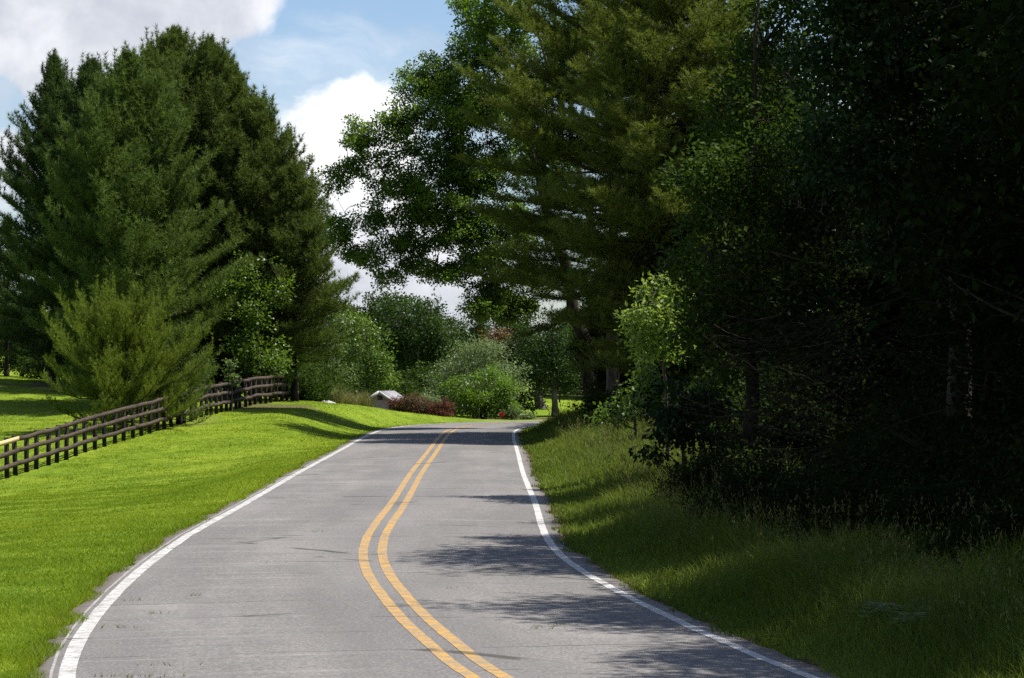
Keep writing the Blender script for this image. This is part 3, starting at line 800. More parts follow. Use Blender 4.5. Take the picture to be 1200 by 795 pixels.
# ---- the great oak and the white pines on the right
broadleaf('oak_tree', on_ground(700, 130), [blob(565, 362, 128, 30, 16), blob(612, 362, 130, 30, 18),blob(580, 190, 128.5, 40, 50), blob(610, 260, 129, 40, 40), blob(575, 300, 128, 34, 26), blob(560, 120, 128, 36, 36), blob(620, 330, 130, 36, 28), blob(590, 345, 129, 26, 22),blob(505, 240, 127, 44, 26), blob(545, 220, 128, 40, 40), blob(490, 255, 127, 34, 18), blob(400, 270, 127, 22, 18), blob(560, 265, 128, 36, 30), blob(490, 310, 127.5, 30, 12),
    blob(560, 60, 128, 42, 42), blob(500, 95, 128, 44, 38), blob(540, 130, 127, 60, 52), blob(470, 150, 127, 38, 40), blob(420, 172, 127, 40, 44), blob(393, 205, 127, 22, 34), blob(470, 215, 127, 46, 34),
    blob(435, 255, 127, 38, 22), blob(525, 190, 128, 50, 40), blob(425, 300, 127, 34, 16), blob(475, 285, 128, 44, 18), blob(530, 275, 128, 44, 26), blob(455, 325, 127, 26, 12), blob(520, 320, 128, 40, 16), blob(570, 345, 129, 30, 26),
    blob(600, 30, 128, 46, 46), blob(600, 110, 129, 50, 50), blob(585, 370, 130, 20, 22), blob(660, 60, 131, 60, 60), blob(640, 180, 131, 50, 50), blob(555, 310, 130, 30, 20), blob(545, 8, 128, 24, 26)],
    'great oak spreading dark leafy boughs over the road against white cloud', 'oak tree', mat='oak', bark='bark_dark', trunk_r=.38, per=66, leaf=.135, seed=61, clear=.30, shell=.5, dens=3.1, crad=(.18, .42), holes=.17)
broadleaf('tulip_tree', on_ground(735, 126), [blob(548, 20, 124, 24, 22), blob(590, 14, 124, 34, 26), blob(565, 45, 124.5, 22, 16), blob(620, -30, 125, 60, 50)], 'bright yellow green treetop rising above the great oak', mat='lime', trunk_r=.25, per=80, leaf=.2, seed=62, clear=.6, holes=.15)

def wpine(px, d, H, Rm, label, **kw):
    return conifer('white_pine', on_ground(px, d), H, Rm, label, group='white pines of the roadside wood', step=.5, per=8, curl=.30, up0=-8, up1=35, prof=2.4, tuft=(14, .25, .022), plume=.28, sub=.24, wide=.30,
                   tuftstep=.15, low=.85, **kw)
wpine(718, 116, 22, 6.0, 'big white pine with feathery plumes reaching out over the road', mat='pine_warm', seed=63, clear=.24, gap=.0, bark='bark', jag=.36)
wpine(800, 108, 21, 5.4, 'second white pine in shade behind the lit sapling', mat='pine_warm', seed=64, clear=.12, gap=.10)
wpine(1075, 88, 17, 4.4, 'dark white pine behind the shaded oak', mat='pine_dark', seed=65, clear=.12, gap=.1)

# ---- wood edge on the right
GW = 'trees of the roadside wood'
def wood(px, d, blobs, label, **kw):
    return broadleaf(kw.pop('name', 'wood_tree'), on_ground(px, d), blobs, label, group=GW, **kw)
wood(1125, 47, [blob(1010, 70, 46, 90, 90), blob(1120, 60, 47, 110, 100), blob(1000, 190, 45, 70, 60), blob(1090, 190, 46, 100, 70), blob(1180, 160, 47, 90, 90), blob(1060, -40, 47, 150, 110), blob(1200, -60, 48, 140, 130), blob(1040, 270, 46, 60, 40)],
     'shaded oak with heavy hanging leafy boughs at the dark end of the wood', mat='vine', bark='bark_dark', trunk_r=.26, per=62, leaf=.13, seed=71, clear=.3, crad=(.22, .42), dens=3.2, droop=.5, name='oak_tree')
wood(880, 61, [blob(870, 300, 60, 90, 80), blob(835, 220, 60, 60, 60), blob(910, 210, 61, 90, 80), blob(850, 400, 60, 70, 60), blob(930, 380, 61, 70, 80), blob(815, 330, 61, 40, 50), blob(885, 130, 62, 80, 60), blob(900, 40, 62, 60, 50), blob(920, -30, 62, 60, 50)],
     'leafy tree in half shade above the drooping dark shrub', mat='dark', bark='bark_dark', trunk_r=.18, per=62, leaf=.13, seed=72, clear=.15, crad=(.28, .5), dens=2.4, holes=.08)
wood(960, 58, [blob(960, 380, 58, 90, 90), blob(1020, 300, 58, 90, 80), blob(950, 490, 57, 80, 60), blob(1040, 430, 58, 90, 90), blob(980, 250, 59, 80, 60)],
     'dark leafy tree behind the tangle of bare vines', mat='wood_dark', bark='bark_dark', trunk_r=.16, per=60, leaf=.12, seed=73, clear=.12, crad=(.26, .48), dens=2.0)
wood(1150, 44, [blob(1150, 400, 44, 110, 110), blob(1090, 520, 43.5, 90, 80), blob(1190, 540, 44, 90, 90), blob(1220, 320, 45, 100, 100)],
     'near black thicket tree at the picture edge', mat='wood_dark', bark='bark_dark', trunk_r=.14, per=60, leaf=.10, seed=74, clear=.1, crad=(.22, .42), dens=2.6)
wood(784, 67, [blob(748, 385, 66, 18, 22), blob(758, 345, 65.6, 24, 30), blob(778, 365, 65.8, 24, 30), blob(772, 310, 66, 20, 18), blob(770, 330, 66, 26, 32), blob(760, 372, 66, 28, 30), blob(788, 400, 66, 22, 22), blob(756, 408, 66, 16, 12), blob(795, 345, 66.3, 18, 22)],
     'slender sapling with sunlit pale leaves at the wood edge', mat='sunlit', trunk_r=.06, per=46, leaf=.13, seed=75, clear=.3, crad=(.2, .34), dens=2.2, holes=.25, name='sapling')
wood(745, 88, [blob(735, 470, 87, 24, 30), blob(715, 486, 87, 18, 20), blob(755, 440, 88, 22, 26)], 'light leafed shrub at the foot of the big white pine', mat='maple', trunk_r=.05, per=46, leaf=.14, seed=76, clear=.05, crad=(.22, .4), dens=1.8, name='roadside_shrub', cat='shrub')
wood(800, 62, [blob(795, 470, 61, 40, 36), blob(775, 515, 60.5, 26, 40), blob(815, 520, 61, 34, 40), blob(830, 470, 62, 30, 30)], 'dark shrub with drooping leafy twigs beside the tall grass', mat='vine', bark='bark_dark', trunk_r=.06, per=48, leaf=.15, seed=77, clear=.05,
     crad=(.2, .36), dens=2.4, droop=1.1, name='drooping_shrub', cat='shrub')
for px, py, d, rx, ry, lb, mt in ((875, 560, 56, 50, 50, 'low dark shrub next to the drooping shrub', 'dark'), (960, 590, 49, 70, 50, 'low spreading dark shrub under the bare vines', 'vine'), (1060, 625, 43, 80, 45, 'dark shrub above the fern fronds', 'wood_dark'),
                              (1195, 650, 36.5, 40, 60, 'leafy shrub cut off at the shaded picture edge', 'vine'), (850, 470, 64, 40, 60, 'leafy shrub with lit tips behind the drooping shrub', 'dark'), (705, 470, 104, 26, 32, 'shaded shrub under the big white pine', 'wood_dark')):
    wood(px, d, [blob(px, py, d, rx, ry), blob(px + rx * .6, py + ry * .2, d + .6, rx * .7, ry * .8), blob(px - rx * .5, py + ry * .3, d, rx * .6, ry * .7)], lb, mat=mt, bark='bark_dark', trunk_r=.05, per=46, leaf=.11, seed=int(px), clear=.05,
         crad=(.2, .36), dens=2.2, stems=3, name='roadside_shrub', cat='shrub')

# the rest of the wood behind: one tree, set out again with its own turn and size
x0, d0 = 11.5, 52
b0 = np.array([x0, d0, gz(x0, d0)])
w0 = broadleaf('wood_tree', b0, [((x0 + a, d0 + b, b0[2] + c), (r1, r1, r2)) for a, b, c, r1, r2 in
               ((0, 0, 13, 3.2, 2.6), (-1.8, 1, 10.5, 3, 2.4), (1.8, -1, 10.6, 3, 2.6), (-.5, -2, 8, 3.2, 2.4), (1, 2, 7, 3, 2.4), (-2.2, 0, 5.5, 2.6, 2.2), (1.8, -1.5, 4, 2.8, 2.2), (-.4, .6, 2.4, 3, 1.8))],
               'tall dense tree deep in the wood behind the thicket tree', mat='wood_dark', bark='bark_dark', trunk_r=.24, per=75, leaf=.17, seed=81, clear=.15, crad=(.4, .75), group=GW)
BACK = [(10.5, 28, .9, 1.1), (9.9, 34, 1.0, 2.0), (9.7, 42, 1.08, 3.0), (10.5, 60, .86, 4.0), (12.4, 72, .66, 5.0), (12.6, 83, .62, .6), (12.8, 94, .72, 1.6), (9.5, 108, 1.0, 2.7), (9.0, 121, 1.1, 3.6), (10.5, 134, 1.05, 4.6),
        (17, 36, 1.1, .2), (17.5, 56, 1.1, 1.3), (18.5, 80, .9, 2.3), (17, 102, 1.15, 3.3), (7.0, 132, .62, 1.0), (4.4, 125, .40, 2.0), (5.3, 119, .46, 4.0), (4.6, 137, .42, 5.2), (7.6, 140, .7, 3.1)]
BL = ['tall wood tree shading the near verge', 'tall wood tree above the leafy shrub at the picture edge', 'tall dense tree over the dark thicket', 'shorter wood tree beyond the tangle of bare vines', 'shorter wood tree above the leafy half shaded tree',
      'short wood tree in line with the light leafed shrub', 'wood tree beside the second white pine', 'wood tree right behind the big white pine', 'tall wood tree between the white pine and the great oak', 'wood tree behind the great oak trunk',
      'deep wood tree in the second row at the near end', 'deep wood tree in the second row behind the vines', 'deep wood tree in the second row behind the dark white pine', 'deep wood tree in the second row at the far end', 'low bushy tree at the foot of the great oak', 'small dark bushy tree in front of the great oak trunk', 'small dark bushy tree by the trunk of the big white pine', 'small dark bushy tree at the bend behind the great oak', 'dark tree behind the great oak away from the road']
for (x, y, s, r), lb in zip(BACK, BL):
    copy_thing(w0, (x, y, gz(x, y)), lb, r, s, GW)

u0p = np.array([9.0, 44, gz(9.0, 44)])
u0 = broadleaf('understory_shrub', u0p, [((9.0 + a, 44 + b, u0p[2] + c), (1.5, 1.5, .9)) for a, b, c in ((0, 0, 1.6), (-1.1, .4, .9), (1.1, -.4, .9), (.2, 1.2, .8))],
               'bushy understory shrub behind the thicket tree', 'shrub', mat='wood_dark', bark='bark_dark', trunk_r=.05, per=60, leaf=.14, seed=82, clear=.05, crad=(.3, .5), dens=2, stems=4, group='understory of the roadside wood')
for k, (x, y, s_, lb) in enumerate(((8.2, 36, .9, 'understory shrub behind the cut off leafy shrub'), (8.6, 52, 1.0, 'understory shrub in the dark behind the vines'), (8.2, 60, 1.0, 'understory shrub behind the dark leafy tree'), (8.4, 68, 1.0, 'understory shrub behind the half shaded leafy tree'),
        (8.2, 77, 1.0, 'understory shrub behind the leafy shrub with lit tips'), (8.6, 86, 1.0, 'understory shrub at the foot of the dark white pine'), (7.8, 97, 1.1, 'understory shrub behind the light leafed shrub'), (6.6, 107, 1.1, 'understory shrub at the foot of the second white pine'),
        (6.2, 119, 1.2, 'understory shrub between the big white pine and the oak'), (6.8, 131, 1.2, 'understory shrub by the great oak trunk'), (3.7, 53, .42, 'low bush spilling onto the verge beside the drooping shrub'), (3.9, 46, .45, 'low bush at the foot of the tangle of bare vines'), (4.3, 41.5, .45, 'low bush spilling onto the verge below the shaded oak'), (4.8, 38.5, .48, 'low dark bush just behind the arching fern'), (5.4, 36.2, .45, 'low dark bush right of the arching fern'), (5.7, 32.6, .40, 'low dark bush at the picture edge in front of the leafy shrub'), (5.9, 57.5, .7, 'small dark shrub below the half shaded leafy tree'), (6.0, 64.5, .7, 'small dark shrub next to the slender sapling'), (6.9, 38.5, .62, 'small dark shrub behind the fern bank'), (7.3, 42, .7, 'small dark shrub under the near black thicket tree'), (6.6, 46, .7, 'small dark shrub beneath the bare vines'), (6.9, 50, .7, 'small dark shrub beside the dark leafy tree trunk'), (12.5, 48, 1.2, 'understory shrub deep in the wood near the vines'), (12.5, 66, 1.2, 'understory shrub deep in the wood by the leafy tree'), (12.5, 90, 1.3, 'understory shrub deep in the wood by the pines'), (11, 118, 1.4, 'understory shrub deep in the wood by the oak'))):
    copy_thing(u0, (x, y, gz(x, y)), lb, k * 1.3, s_, 'understory of the roadside wood')

p0 = on_ground(262, 146)
l0 = broadleaf('laurel_bush', p0, [((p0[0] + a, p0[1] + b, p0[2] + c), (1.3, 1.1, .8)) for a, b, c in ((0, 0, 1.5), (-1.2, .3, .9), (1.2, -.3, .8), (.1, -.5, .7))], 'dark laurel bush behind the far fence rails', 'shrub', mat='dark', bark='bark_dark', trunk_r=.05,
               per=60, leaf=.16, seed=83, clear=.05, crad=(.3, .5), dens=2, stems=4, group='dark bushes under the pines')
for k, (px, d, s_, lb) in enumerate(((318, 147, 1.1, 'dark laurel bush behind the maple saplings'), (352, 148, 1.0, 'dark laurel bush past the last fence post'), (225, 148, 1.1, 'dark laurel bush below the tallest pine'), (190, 151, 1.2, 'dark laurel bush hidden behind the young pine'),
        (60, 156, .9, 'dark bush at the foot of the bluish pine'), (95, 155, 1.1, 'dark bush between the bluish pine and the young pine'), (25, 160, .8, 'small dark bush at the lawn edge under the ragged pine'), (370, 157, 1.2, 'dark bush under the pale green tree'), (440, 170, 1.2, 'dark bush behind the white shed'),
        (415, 172, 1.2, 'dark bush behind the plume grasses'), (500, 174, 1.3, 'dark bush at the foot of the silvery shrub'), (530, 176, 1.3, 'dark bush behind the silvery shrub'), (580, 172, 1.2, 'dark bush behind the bright green shrub'), (395, 166, 1.1, 'dark bush in the shade of the pale green tree'))):
    copy_thing(l0, on_ground(px, d), lb, k * 1.1, s_, 'dark bushes under the pines' if k < 7 else 'dark bushes of the garden corner')

def vines():
    rng = np.random.default_rng(91)
    tb = Tubes()
    for i in range(380):
        d = rng.uniform(39, 56)
        px = rng.uniform(850, 1230); py = rng.triangular(270, 470, 680)
        c = at(px, py, d)
        if c[2] < gz(c[0], d) + .1: continue
        az = rng.uniform(-.6, .6) + (np.pi if rng.random() < .5 else 0); L = rng.uniform(.5, 2.6)
        dr = np.array([np.cos(az), np.sin(az) * .6, rng.normal(-.05, .35)])
        a, e = c - dr * L / 2, c + dr * L / 2
        m = c + rng.normal(0, .22, 3) * L
        ln = bez(a, m, e, 8); ln[1:-1] += rng.normal(0, .025, (6, 3))
        tb.add(ln, np.linspace(rng.uniform(.004, .010), .002, 8), 4)
    tag(link('vine_undergrowth', tb.mesh('vine_undergrowth'), M['twig']), 'tangle of bare brown vines and twigs in the dark wood edge', 'undergrowth', kind='stuff')
vines()

def fern(base, label, seed, n=10, L=.62):
    rng = np.random.default_rng(seed)
    base = np.asarray(base); Vs, T = [], []
    for i in range(n):
        a = 2 * np.pi * i / n + rng.normal(0, .3); o = np.array([np.cos(a), np.sin(a), 0]); l = L * rng.uniform(.7, 1.2)
        sp = bez(np.zeros(3), o * l * .35 + np.array([0, 0, l * .8]), o * l + np.array([0, 0, l * .25]), 15)
        sd = np.cross(o, [0, 0, 1.0])
        for k in range(2, 15):
            w = .16 * l / .6 * math.sin(math.pi * (k / 15) ** .8) + .02
            for sg in (-1, 1):
                A = unit(sd * sg + o * .45 + np.array([0, 0, .1]))
                Vs.append(leaf_quads(sp[k][None], A[None], np.array([[0, 0, 1.0]]), np.array([w]), np.array([.035])))
                T += [rng.uniform(.4, 1)] * 4
    V = np.concatenate(Vs)
    root = empty('fern', base, label, 'fern', 'ferns on the shaded verge')
    link('fronds', build_mesh('fronds', V, np.arange(len(V)).reshape(-1, 4), tint=T), M['pale'], root)
for px, d, lb, sd in ((1060, 29.0, 'yellow green fern arching over the shaded verge grass', 1), (1078, 28.4, 'lower fern in front of the arching fern', 2)):
    fern(on_ground(px, d), lb, sd)

# ------------------------------------------------------------------ rail fence
def fence():
    pts = np.array([at(*p)[:2] for p in FENCE_PIX])
    P = spline(pts, 600)
    s = np.concatenate([[0], np.cumsum(np.linalg.norm(np.diff(P, axis=0), axis=1))])
    n = int(s[-1] / 1.12)
    rng = np.random.default_rng(3)
    q = np.linspace(0, s[-1], n) + np.r_[0, rng.normal(0, .07, n - 2), 0]
    X = np.interp(q, s, P[:, 0]); Y = np.interp(q, s, P[:, 1])
    Z = ground_z(X, Y)
    root = empty('rail_fence', (X[0], Y[0], Z[0]), 'dark weathered wooden rail fence with three rails along the lawn', 'fence')
    o = np.array([X[0], Y[0], Z[0]])
    def wood_(name, a, b):
        m, nt, out = new_mat(name)
        tc = nt.node('ShaderNodeTexCoord')
        nn = nt.noise(nt.mapping(tc.outputs['Object'], (3, 3, 22)), 1.0, 6, .7)
        p = nt.node('ShaderNodeBsdfPrincipled')
        nt.link(nt.mix(nt.maprange(nn, .35, .65), rgba(a), rgba(b)), p.inputs['Base Color'])
        p.inputs['Roughness'].default_value = .85; p.inputs['Specular IOR Level'].default_value = .2
        nt.link(p.outputs[0], out.inputs['Surface']); return m
    pm = wood_('fence_post_wood', (.010, .008, .0065), (.028, .022, .018)); rm = wood_('fence_rail_wood', (.040, .029, .023), (.092, .068, .055)); nm = wood_('new_board_wood', (.50, .36, .20), (.60, .45, .27))
    H = 1.30
    for i in range(n):
        tb = Tubes(); ln = rng.normal(0, .03, 2); hh = H + rng.uniform(-.03, .03)
        tb.box((X[i] + ln[0] * .5, Y[i], Z[i] + hh / 2 - .15), (.070, 0, 0), (0, .070, 0), (ln[0] * .5, ln[1] * .5, hh / 2 + .15))
        link('post', tb.mesh('post', o, smooth=False), pm, root)
    lvl = [1.22, .83, .42]
    bays = 4
    starts = [0, 3] + list(range(7, n - 1, bays))
    # rail posts' road side is the +x side of the fence
    for r_, zz in enumerate(lvl):
        for b, i0 in enumerate(starts):
            i1 = (starts + [n - 1])[b + 1]
            idx = np.arange(i0, i1 + 1)
            tn = np.gradient(np.c_[X, Y], axis=0)[idx]; tn = unit(tn); nr = np.c_[tn[:, 1], -tn[:, 0]]
            cx = X[idx] + nr[:, 0] * .094; cy = Y[idx] + nr[:, 1] * .094
            zc = Z[idx] + zz + rng.normal(0, .010, len(idx))
            prof = np.array([(-.02, -.074), (.02, -.074), (.02, .074), (-.02, .074)])
            V = np.concatenate([np.c_[cx + nr[:, 0] * a, cy + nr[:, 1] * a, zc + c] for a, c in prof]) - o
            m = len(idx); fs = []
            if b < len(starts) - 1:          # a saw gap at each joint
                for k in range(4): V[k * m + m - 1, :2] -= tn[-1] * .012
            for k in range(4):
                k2 = (k + 1) % 4; j = np.arange(m - 1)
                fs.append(np.stack([k * m + j, k * m + j + 1, k2 * m + j + 1, k2 * m + j], 1))
            fs.append(np.array([[0, m, 2 * m, 3 * m], [m - 1, 4 * m - 1, 3 * m - 1, 2 * m - 1]]))
            new = (r_ == 0 and i0 <= NEW < i1)
            ob = link('rail', build_mesh('rail', V, np.concatenate(fs)), nm if new else rm, root)
            if new: ob['label'] = 'pale unpainted new top rail'
    return X, Y
NEW = 3
fence()

# ------------------------------------------------------------------ garden corner beyond the bend
def clump_shrub(name, px, py, d, rx, ry, label, mat, top=None, seed=1, leaf=.09, group=None):
    return broadleaf(name, on_ground(px, d), [blob(px, py, d, rx, ry), blob(px - rx * .45, py + ry * .15, d, rx * .6, ry * .8), blob(px + rx * .45, py + ry * .15, d, rx * .6, ry * .8)], label, 'shrub', mat=mat, trunk_r=.03, per=60, leaf=leaf, seed=seed,
                     stems=4, clear=.02, crad=(.16, .28), dens=6, group=group)
GB = 'red barberry shrubs at the bend'
clump_shrub('barberry_shrub', 467, 475, 157, 13, 12, 'dull purple barberry shrub in front of the white shed', 'red', seed=101, group=GB)
clump_shrub('barberry_shrub', 486, 474, 156.5, 21, 15, 'widest barberry shrub with green and red leaves between the other two', 'redgreen', seed=102, group=GB)
clump_shrub('barberry_shrub', 517, 480, 156, 14, 13, 'small bright red barberry shrub closest to the road', 'red', seed=103, group=GB)
clump_shrub('garden_shrub', 503, 472, 159.5, 14, 12, 'grey green shrub behind the bright red barberry', 'silver', seed=104)
clump_shrub('garden_shrub', 617, 490, 158.5, 8, 6, 'little silver leafed bush at the road edge beyond the bend', 'silver', seed=105)
clump_shrub('garden_shrub', 600, 484, 160, 10, 8, 'low grey bush under the silvery shrub near the red flower', 'pale', seed=106)
clump_shrub('garden_shrub', 366, 462, 152, 20, 14, 'dark low bush where the rail fence ends', 'dark', seed=107)

def plume_grass(px, d, h, label, seed):
    rng = np.random.default_rng(seed); b = on_ground(px, d)
    root = empty('plume_grass', b, label, 'ornamental grass', 'plume grasses by the fence end')
    n = 420; P = np.c_[rng.normal(0, .18, (n, 2)), np.zeros(n)]
    V, f = blades_tall(P, h * rng.uniform(.5, 1.1, n), rng.uniform(.02, .04, n), rng.uniform(.1, .75, n), rng)
    link('blades', build_mesh('blades', V, f, tint=np.repeat(rng.uniform(0, 1, n), 5)), M['reed'], root)
for px, d, h, lb, sd in ((393, 153, 1.5, 'green tinged plume grass by the pale rock', 1), (408, 154, 1.25, 'short straw coloured plume grass between two taller ones', 2), (426, 155, 1.45, 'straw coloured plume grass closest to the white shed', 3)):
    plume_grass(px, d, h, lb, sd)

def rock(px, d, r, label, seed):
    rng = np.random.default_rng(seed); b = on_ground(px, d)
    import bmesh
    bm = bmesh.new(); bmesh.ops.create_icosphere(bm, subdivisions=3, radius=r)
    for v in bm.verts:
        c = v.co; k = 1 + .22 * float(vnoise(np.array([c.x * 4 / r * .5 + seed]), np.array([c.y * 2 / r + c.z * 3]), seed)[0])
        v.co = (c.x * k * 1.3, c.y * k, max(-.3 * r, c.z * k * .8))
    me = bpy.data.meshes.new('garden_rock'); bm.to_mesh(me); bm.free()
    o = link('garden_rock', me, plain_mat('pale_stone', (.30, .29, .28), (.48, .47, .45), .9, 5)); o.location = [float(b[0]), float(b[1]), float(b[2] + r * .2)]
    tag(o, label, 'rock')
rock(383, 151, .38, 'pale grey rock in the bed past the fence end', 4)

def shed():
    c = on_ground(453, 160.5, .12); root = empty('garden_shed', c, 'small white gabled shed with grey roof behind the purple barberry', 'shed'); root.rotation_euler = (0, 0, R(-24))
    wm = plain_mat('white_siding', (.55, .56, .58), (.48, .49, .51), .6, 3); rf = plain_mat('grey_shingle', (.20, .19, .21), (.29, .28, .30), .9, 9); tm = plain_mat('white_trim', (.60, .60, .60), None, .5)
    w, dp, h, rh = .80, .8, .80, .48
    V = np.array([(-w, -dp, -.2), (w, -dp, -.2), (w, dp, -.2), (-w, dp, -.2), (-w, -dp, h), (w, -dp, h), (w, dp, h), (-w, dp, h), (0, -dp, h + rh), (0, dp, h + rh)])
    me = build_mesh('wall', V, [np.array([[0, 1, 5, 4], [1, 2, 6, 5], [2, 3, 7, 6], [3, 0, 4, 7]]), np.array([[4, 5, 8], [6, 7, 9]])]); link('wall', me, wm, root)
    tb = Tubes()
    sl = math.hypot(w, rh); 
    for sg in (-1, 1):
        ax = np.array([sg * w, 0, -rh]) / sl
        nrm = np.array([sg * rh, 0, w]) / sl
        cc = np.array([0, 0, h + rh]) + ax * (sl * .5 + .10) + nrm * .045
        tb.box(cc, ax * (sl * .5 + .10), np.array([0, dp + .14, 0]), nrm * .035)
    link('roof', tb.mesh('roof', smooth=False), rf, root)
    tb = Tubes()
    for sg in (-1, 1):
        ax = np.array([sg * w, 0, -rh]) / sl; nrm = np.array([sg * rh, 0, w]) / sl
        tb.box(np.array([0, -dp - .165, h + rh]) + ax * (sl * .5 + .10) - nrm * .0, ax * (sl * .5 + .10), np.array([0, .02, 0]), nrm * .085)
    link('fascia', tb.mesh('fascia', smooth=False), tm, root)
    tb = Tubes(); tb.box((0, -dp - .02, .28), (w + .02, 0, 0), (0, .018, 0), (0, 0, .04)); link('trim_board', tb.mesh('trim_board', smooth=False), plain_mat('grey_trim', (.22, .23, .25), None, .6), root)  # plain grey board low across the gable wall
    tb = Tubes(); tb.box((0, -dp - .02, h + .16), (.16, 0, 0), (0, .018, 0), (0, 0, .12)); link('gable_vent', tb.mesh('gable_vent', smooth=False), plain_mat('dark_vent', (.10, .10, .11), None, .6), root)
shed()

def red_flower():
    b = on_ground(588, 157); rng = np.random.default_rng(7)
    root = empty('red_flower', b, 'single red flower by the road edge under the bright green shrub', 'flower')
    tb = Tubes(); tb.add([(0, 0, -.02), (.02, 0, .18), (0, .01, .34)], [.012, .01, .008], 5); link('stem', tb.mesh('stem'), M['verge'], root)
    n = 60; d = unit(rng.normal(size=(n, 3)) + np.array([0, 0, .4]))
    V = leaf_quads(np.array([0, 0, .36]) + d * .03, d, unit(rng.normal(size=(n, 3))), np.full(n, .14), np.full(n, .09))
    link('petals', build_mesh('petals', V, np.arange(4 * n).reshape(-1, 4)), plain_mat('red_petals', (.55, .02, .06), (.65, .03, .08), .5), root)
red_flower()

def far_fence():
    root = empty('board_fence', on_ground(690, 200), 'dark board fence far behind the shade tree on the lawn', 'fence')
    o = np.array(root.location); dm = plain_mat('dark_fence_board', (.022, .018, .014), (.045, .037, .03), .85, 6)
    X = np.linspace(1.2, 9.5, 5)
    for x in X:
        tb = Tubes(); z = gz(x, 196); tb.box((x, 196, z + .6), (.06, 0, 0), (0, .06, 0), (0, 0, .75)); link('post', tb.mesh('post', o, smooth=False), dm, root)
    for zz in (.45, .8, 1.15):
        for a, b in zip(X[:-1], X[1:]):
            tb = Tubes(); z = (gz(a, 196) + gz(b, 196)) / 2; tb.box(((a + b) / 2, 195.92, z + zz), ((b - a) / 2 - .005, 0, (gz(b, 196) - gz(a, 196)) / 2), (0, .018, 0), (0, 0, .075)); link('rail', tb.mesh('rail', o, smooth=False), dm, root)
far_fence()

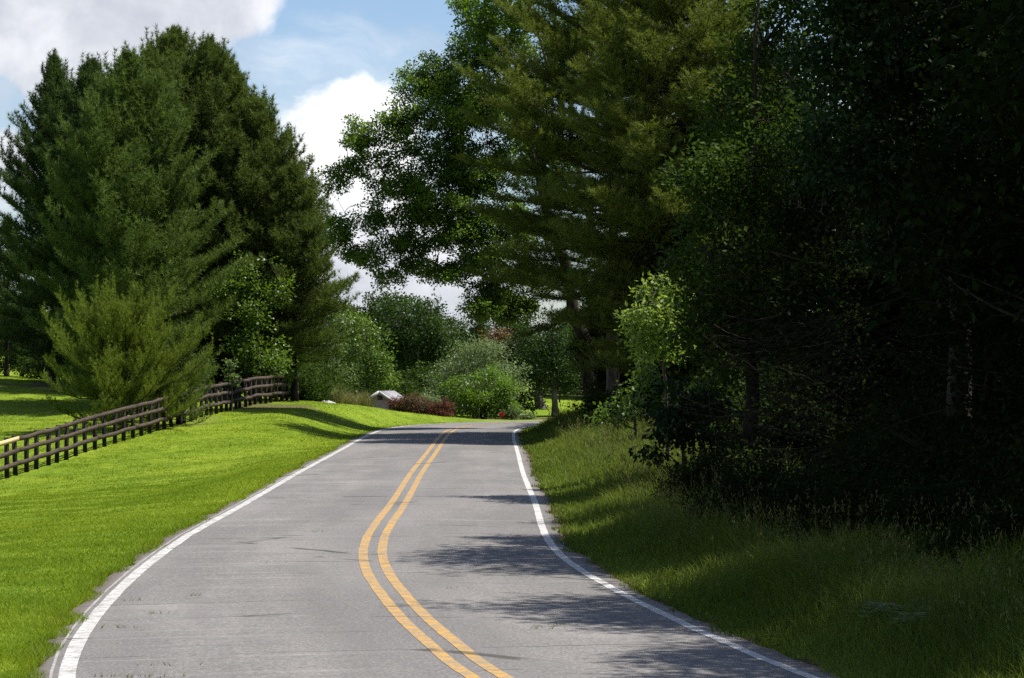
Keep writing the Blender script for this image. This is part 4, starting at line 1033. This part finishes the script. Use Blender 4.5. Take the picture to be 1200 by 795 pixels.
# ------------------------------------------------------------------ sky, sun, camera
def world():
    w = bpy.data.worlds.new('World'); scene.world = w; w.use_nodes = True
    nt = NT(w.node_tree); nt.n.clear()
    out = nt.node('ShaderNodeOutputWorld'); bg = nt.node('ShaderNodeBackground')
    STR = .066
    bg.inputs['Strength'].default_value = STR
    sky = nt.node('ShaderNodeTexSky', sky_type='NISHITA'); sky.sun_disc = False
    sky.sun_elevation = math.asin(SUN_TO[2]); sky.sun_rotation = math.atan2(SUN_TO[0], SUN_TO[1])
    sky.altitude = 300; sky.air_density = 1.0; sky.dust_density = .6; sky.ozone_density = 2.0
    v = nt.vmath('NORMALIZE', nt.node('ShaderNodeTexCoord').outputs['Generated'])
    warp = nt.node('ShaderNodeTexNoise'); nt.setin(warp.inputs['Vector'], v); warp.inputs['Scale'].default_value = 9; warp.inputs['Detail'].default_value = 5
    wv = nt.vmath('ADD', v, nt.vmath('MULTIPLY', nt.vmath('SUBTRACT', warp.outputs['Color'], (.5, .5, .5)), (.07, .07, .07)))
    n = nt.noise(v, 9.0, 9, .58, .3)
    n2 = nt.noise(v, 34.0, 8, .62, .4)
    den = nt.math('ADD', nt.math('MULTIPLY', nt.math('SUBTRACT', n, .5), 1.1), nt.math('MULTIPLY', nt.math('SUBTRACT', n2, .5), 1.0))
    def bump(px, py, rad, amp):
        c = unit(np.array([(px - 600) / F, 1.0, (HZ - py) / F]))
        dist = nt.vmath('DISTANCE', wv, tuple(c))
        return nt.math('MULTIPLY', nt.maprange(dist, 0, rad / F, 1, 0), amp)
    acc = den
    for b in CLOUDS: acc = nt.math('ADD', acc, bump(*b))
    toward = bump(420, 150, 260, .9)
    fac = nt.maprange(acc, -.04, .34)
    shade = nt.maprange(nt.math('ADD', nt.math('MULTIPLY', nt.noise(wv, 15.0, 7, .6), .9), nt.math('MULTIPLY', nt.math('ADD', n2, toward), .45)), .52, 1.12)
    wisp = nt.math('MULTIPLY', nt.maprange(nt.noise(nt.mapping(wv, (9, 9, 16)), 1.0, 7, .62, .6), .44, .74), .55)
    fac = nt.math('MAXIMUM', fac, wisp)
    k = .54 / STR
    dark = (.56 * k, .59 * k, .67 * k); light = (1.18 * k, 1.18 * k, 1.19 * k)
    cl = nt.mix(shade, rgba(dark), rgba(light))
    skc = nt.n.new('ShaderNodeMix'); skc.data_type = 'RGBA'; skc.blend_type = 'MULTIPLY'; skc.inputs[0].default_value = 1.0
    nt.link(sky.outputs[0], skc.inputs[6]); skc.inputs[7].default_value = (.92, .97, 1.08, 1)
    nt.link(nt.mix(nt.math('MULTIPLY', fac, .96), skc.outputs[2], cl), bg.inputs['Color'])
    nt.link(bg.outputs[0], out.inputs['Surface'])
CLOUDS = [(110, 30, 190, .55), (220, 0, 140, .5), (310, -10, 70, .45), (20, 60, 90, .3), (415, 115, 95, .65), (360, 175, 110, .6), (430, 240, 130, .5), (430, 340, 150, .4), (20, 200, 90, .4), (560, 380, 160, .3), (430, 15, 105, -.6), (350, 45, 80, -.35), (275, 95, 75, -.4), (20, 112, 45, -.45), (520, 40, 90, -.35)]
world()

sun = bpy.data.lights.new('sun', 'SUN'); sun.energy = 4.4; sun.angle = R(.53); sun.color = (1.0, .955, .88)
so = bpy.data.objects.new('sun', sun); COL.objects.link(so)
from mathutils import Vector
so.rotation_euler = Vector(SUN_TO.tolist()).to_track_quat('Z', 'Y').to_euler()
so.location = (40, 60, 80)

cam = bpy.data.cameras.new('camera'); cam.sensor_width = 36; cam.lens = 100; cam.clip_end = 9000; cam.clip_start = .5
co = bpy.data.objects.new('camera', cam); COL.objects.link(co)
co.location = (0, 0, CAMZ); co.rotation_euler = (R(90) + math.atan((HZ - 397.5) / F), 0, 0)
scene.camera = co
print('FACES', sum(len(o.data.polygons) for o in scene.objects if o.type == 'MESH'))

scene.view_settings.view_transform = 'Standard'; scene.view_settings.look = 'None'
scene.view_settings.exposure = 0.95; scene.view_settings.gamma = 1.0; scene.view_settings.use_curve_mapping = False
c = scene.cycles
c.max_bounces = 5; c.diffuse_bounces = 3; c.glossy_bounces = 2; c.transmission_bounces = 3; c.transparent_max_bounces = 4
c.sample_clamp_indirect = 4.0
c.use_denoising = False
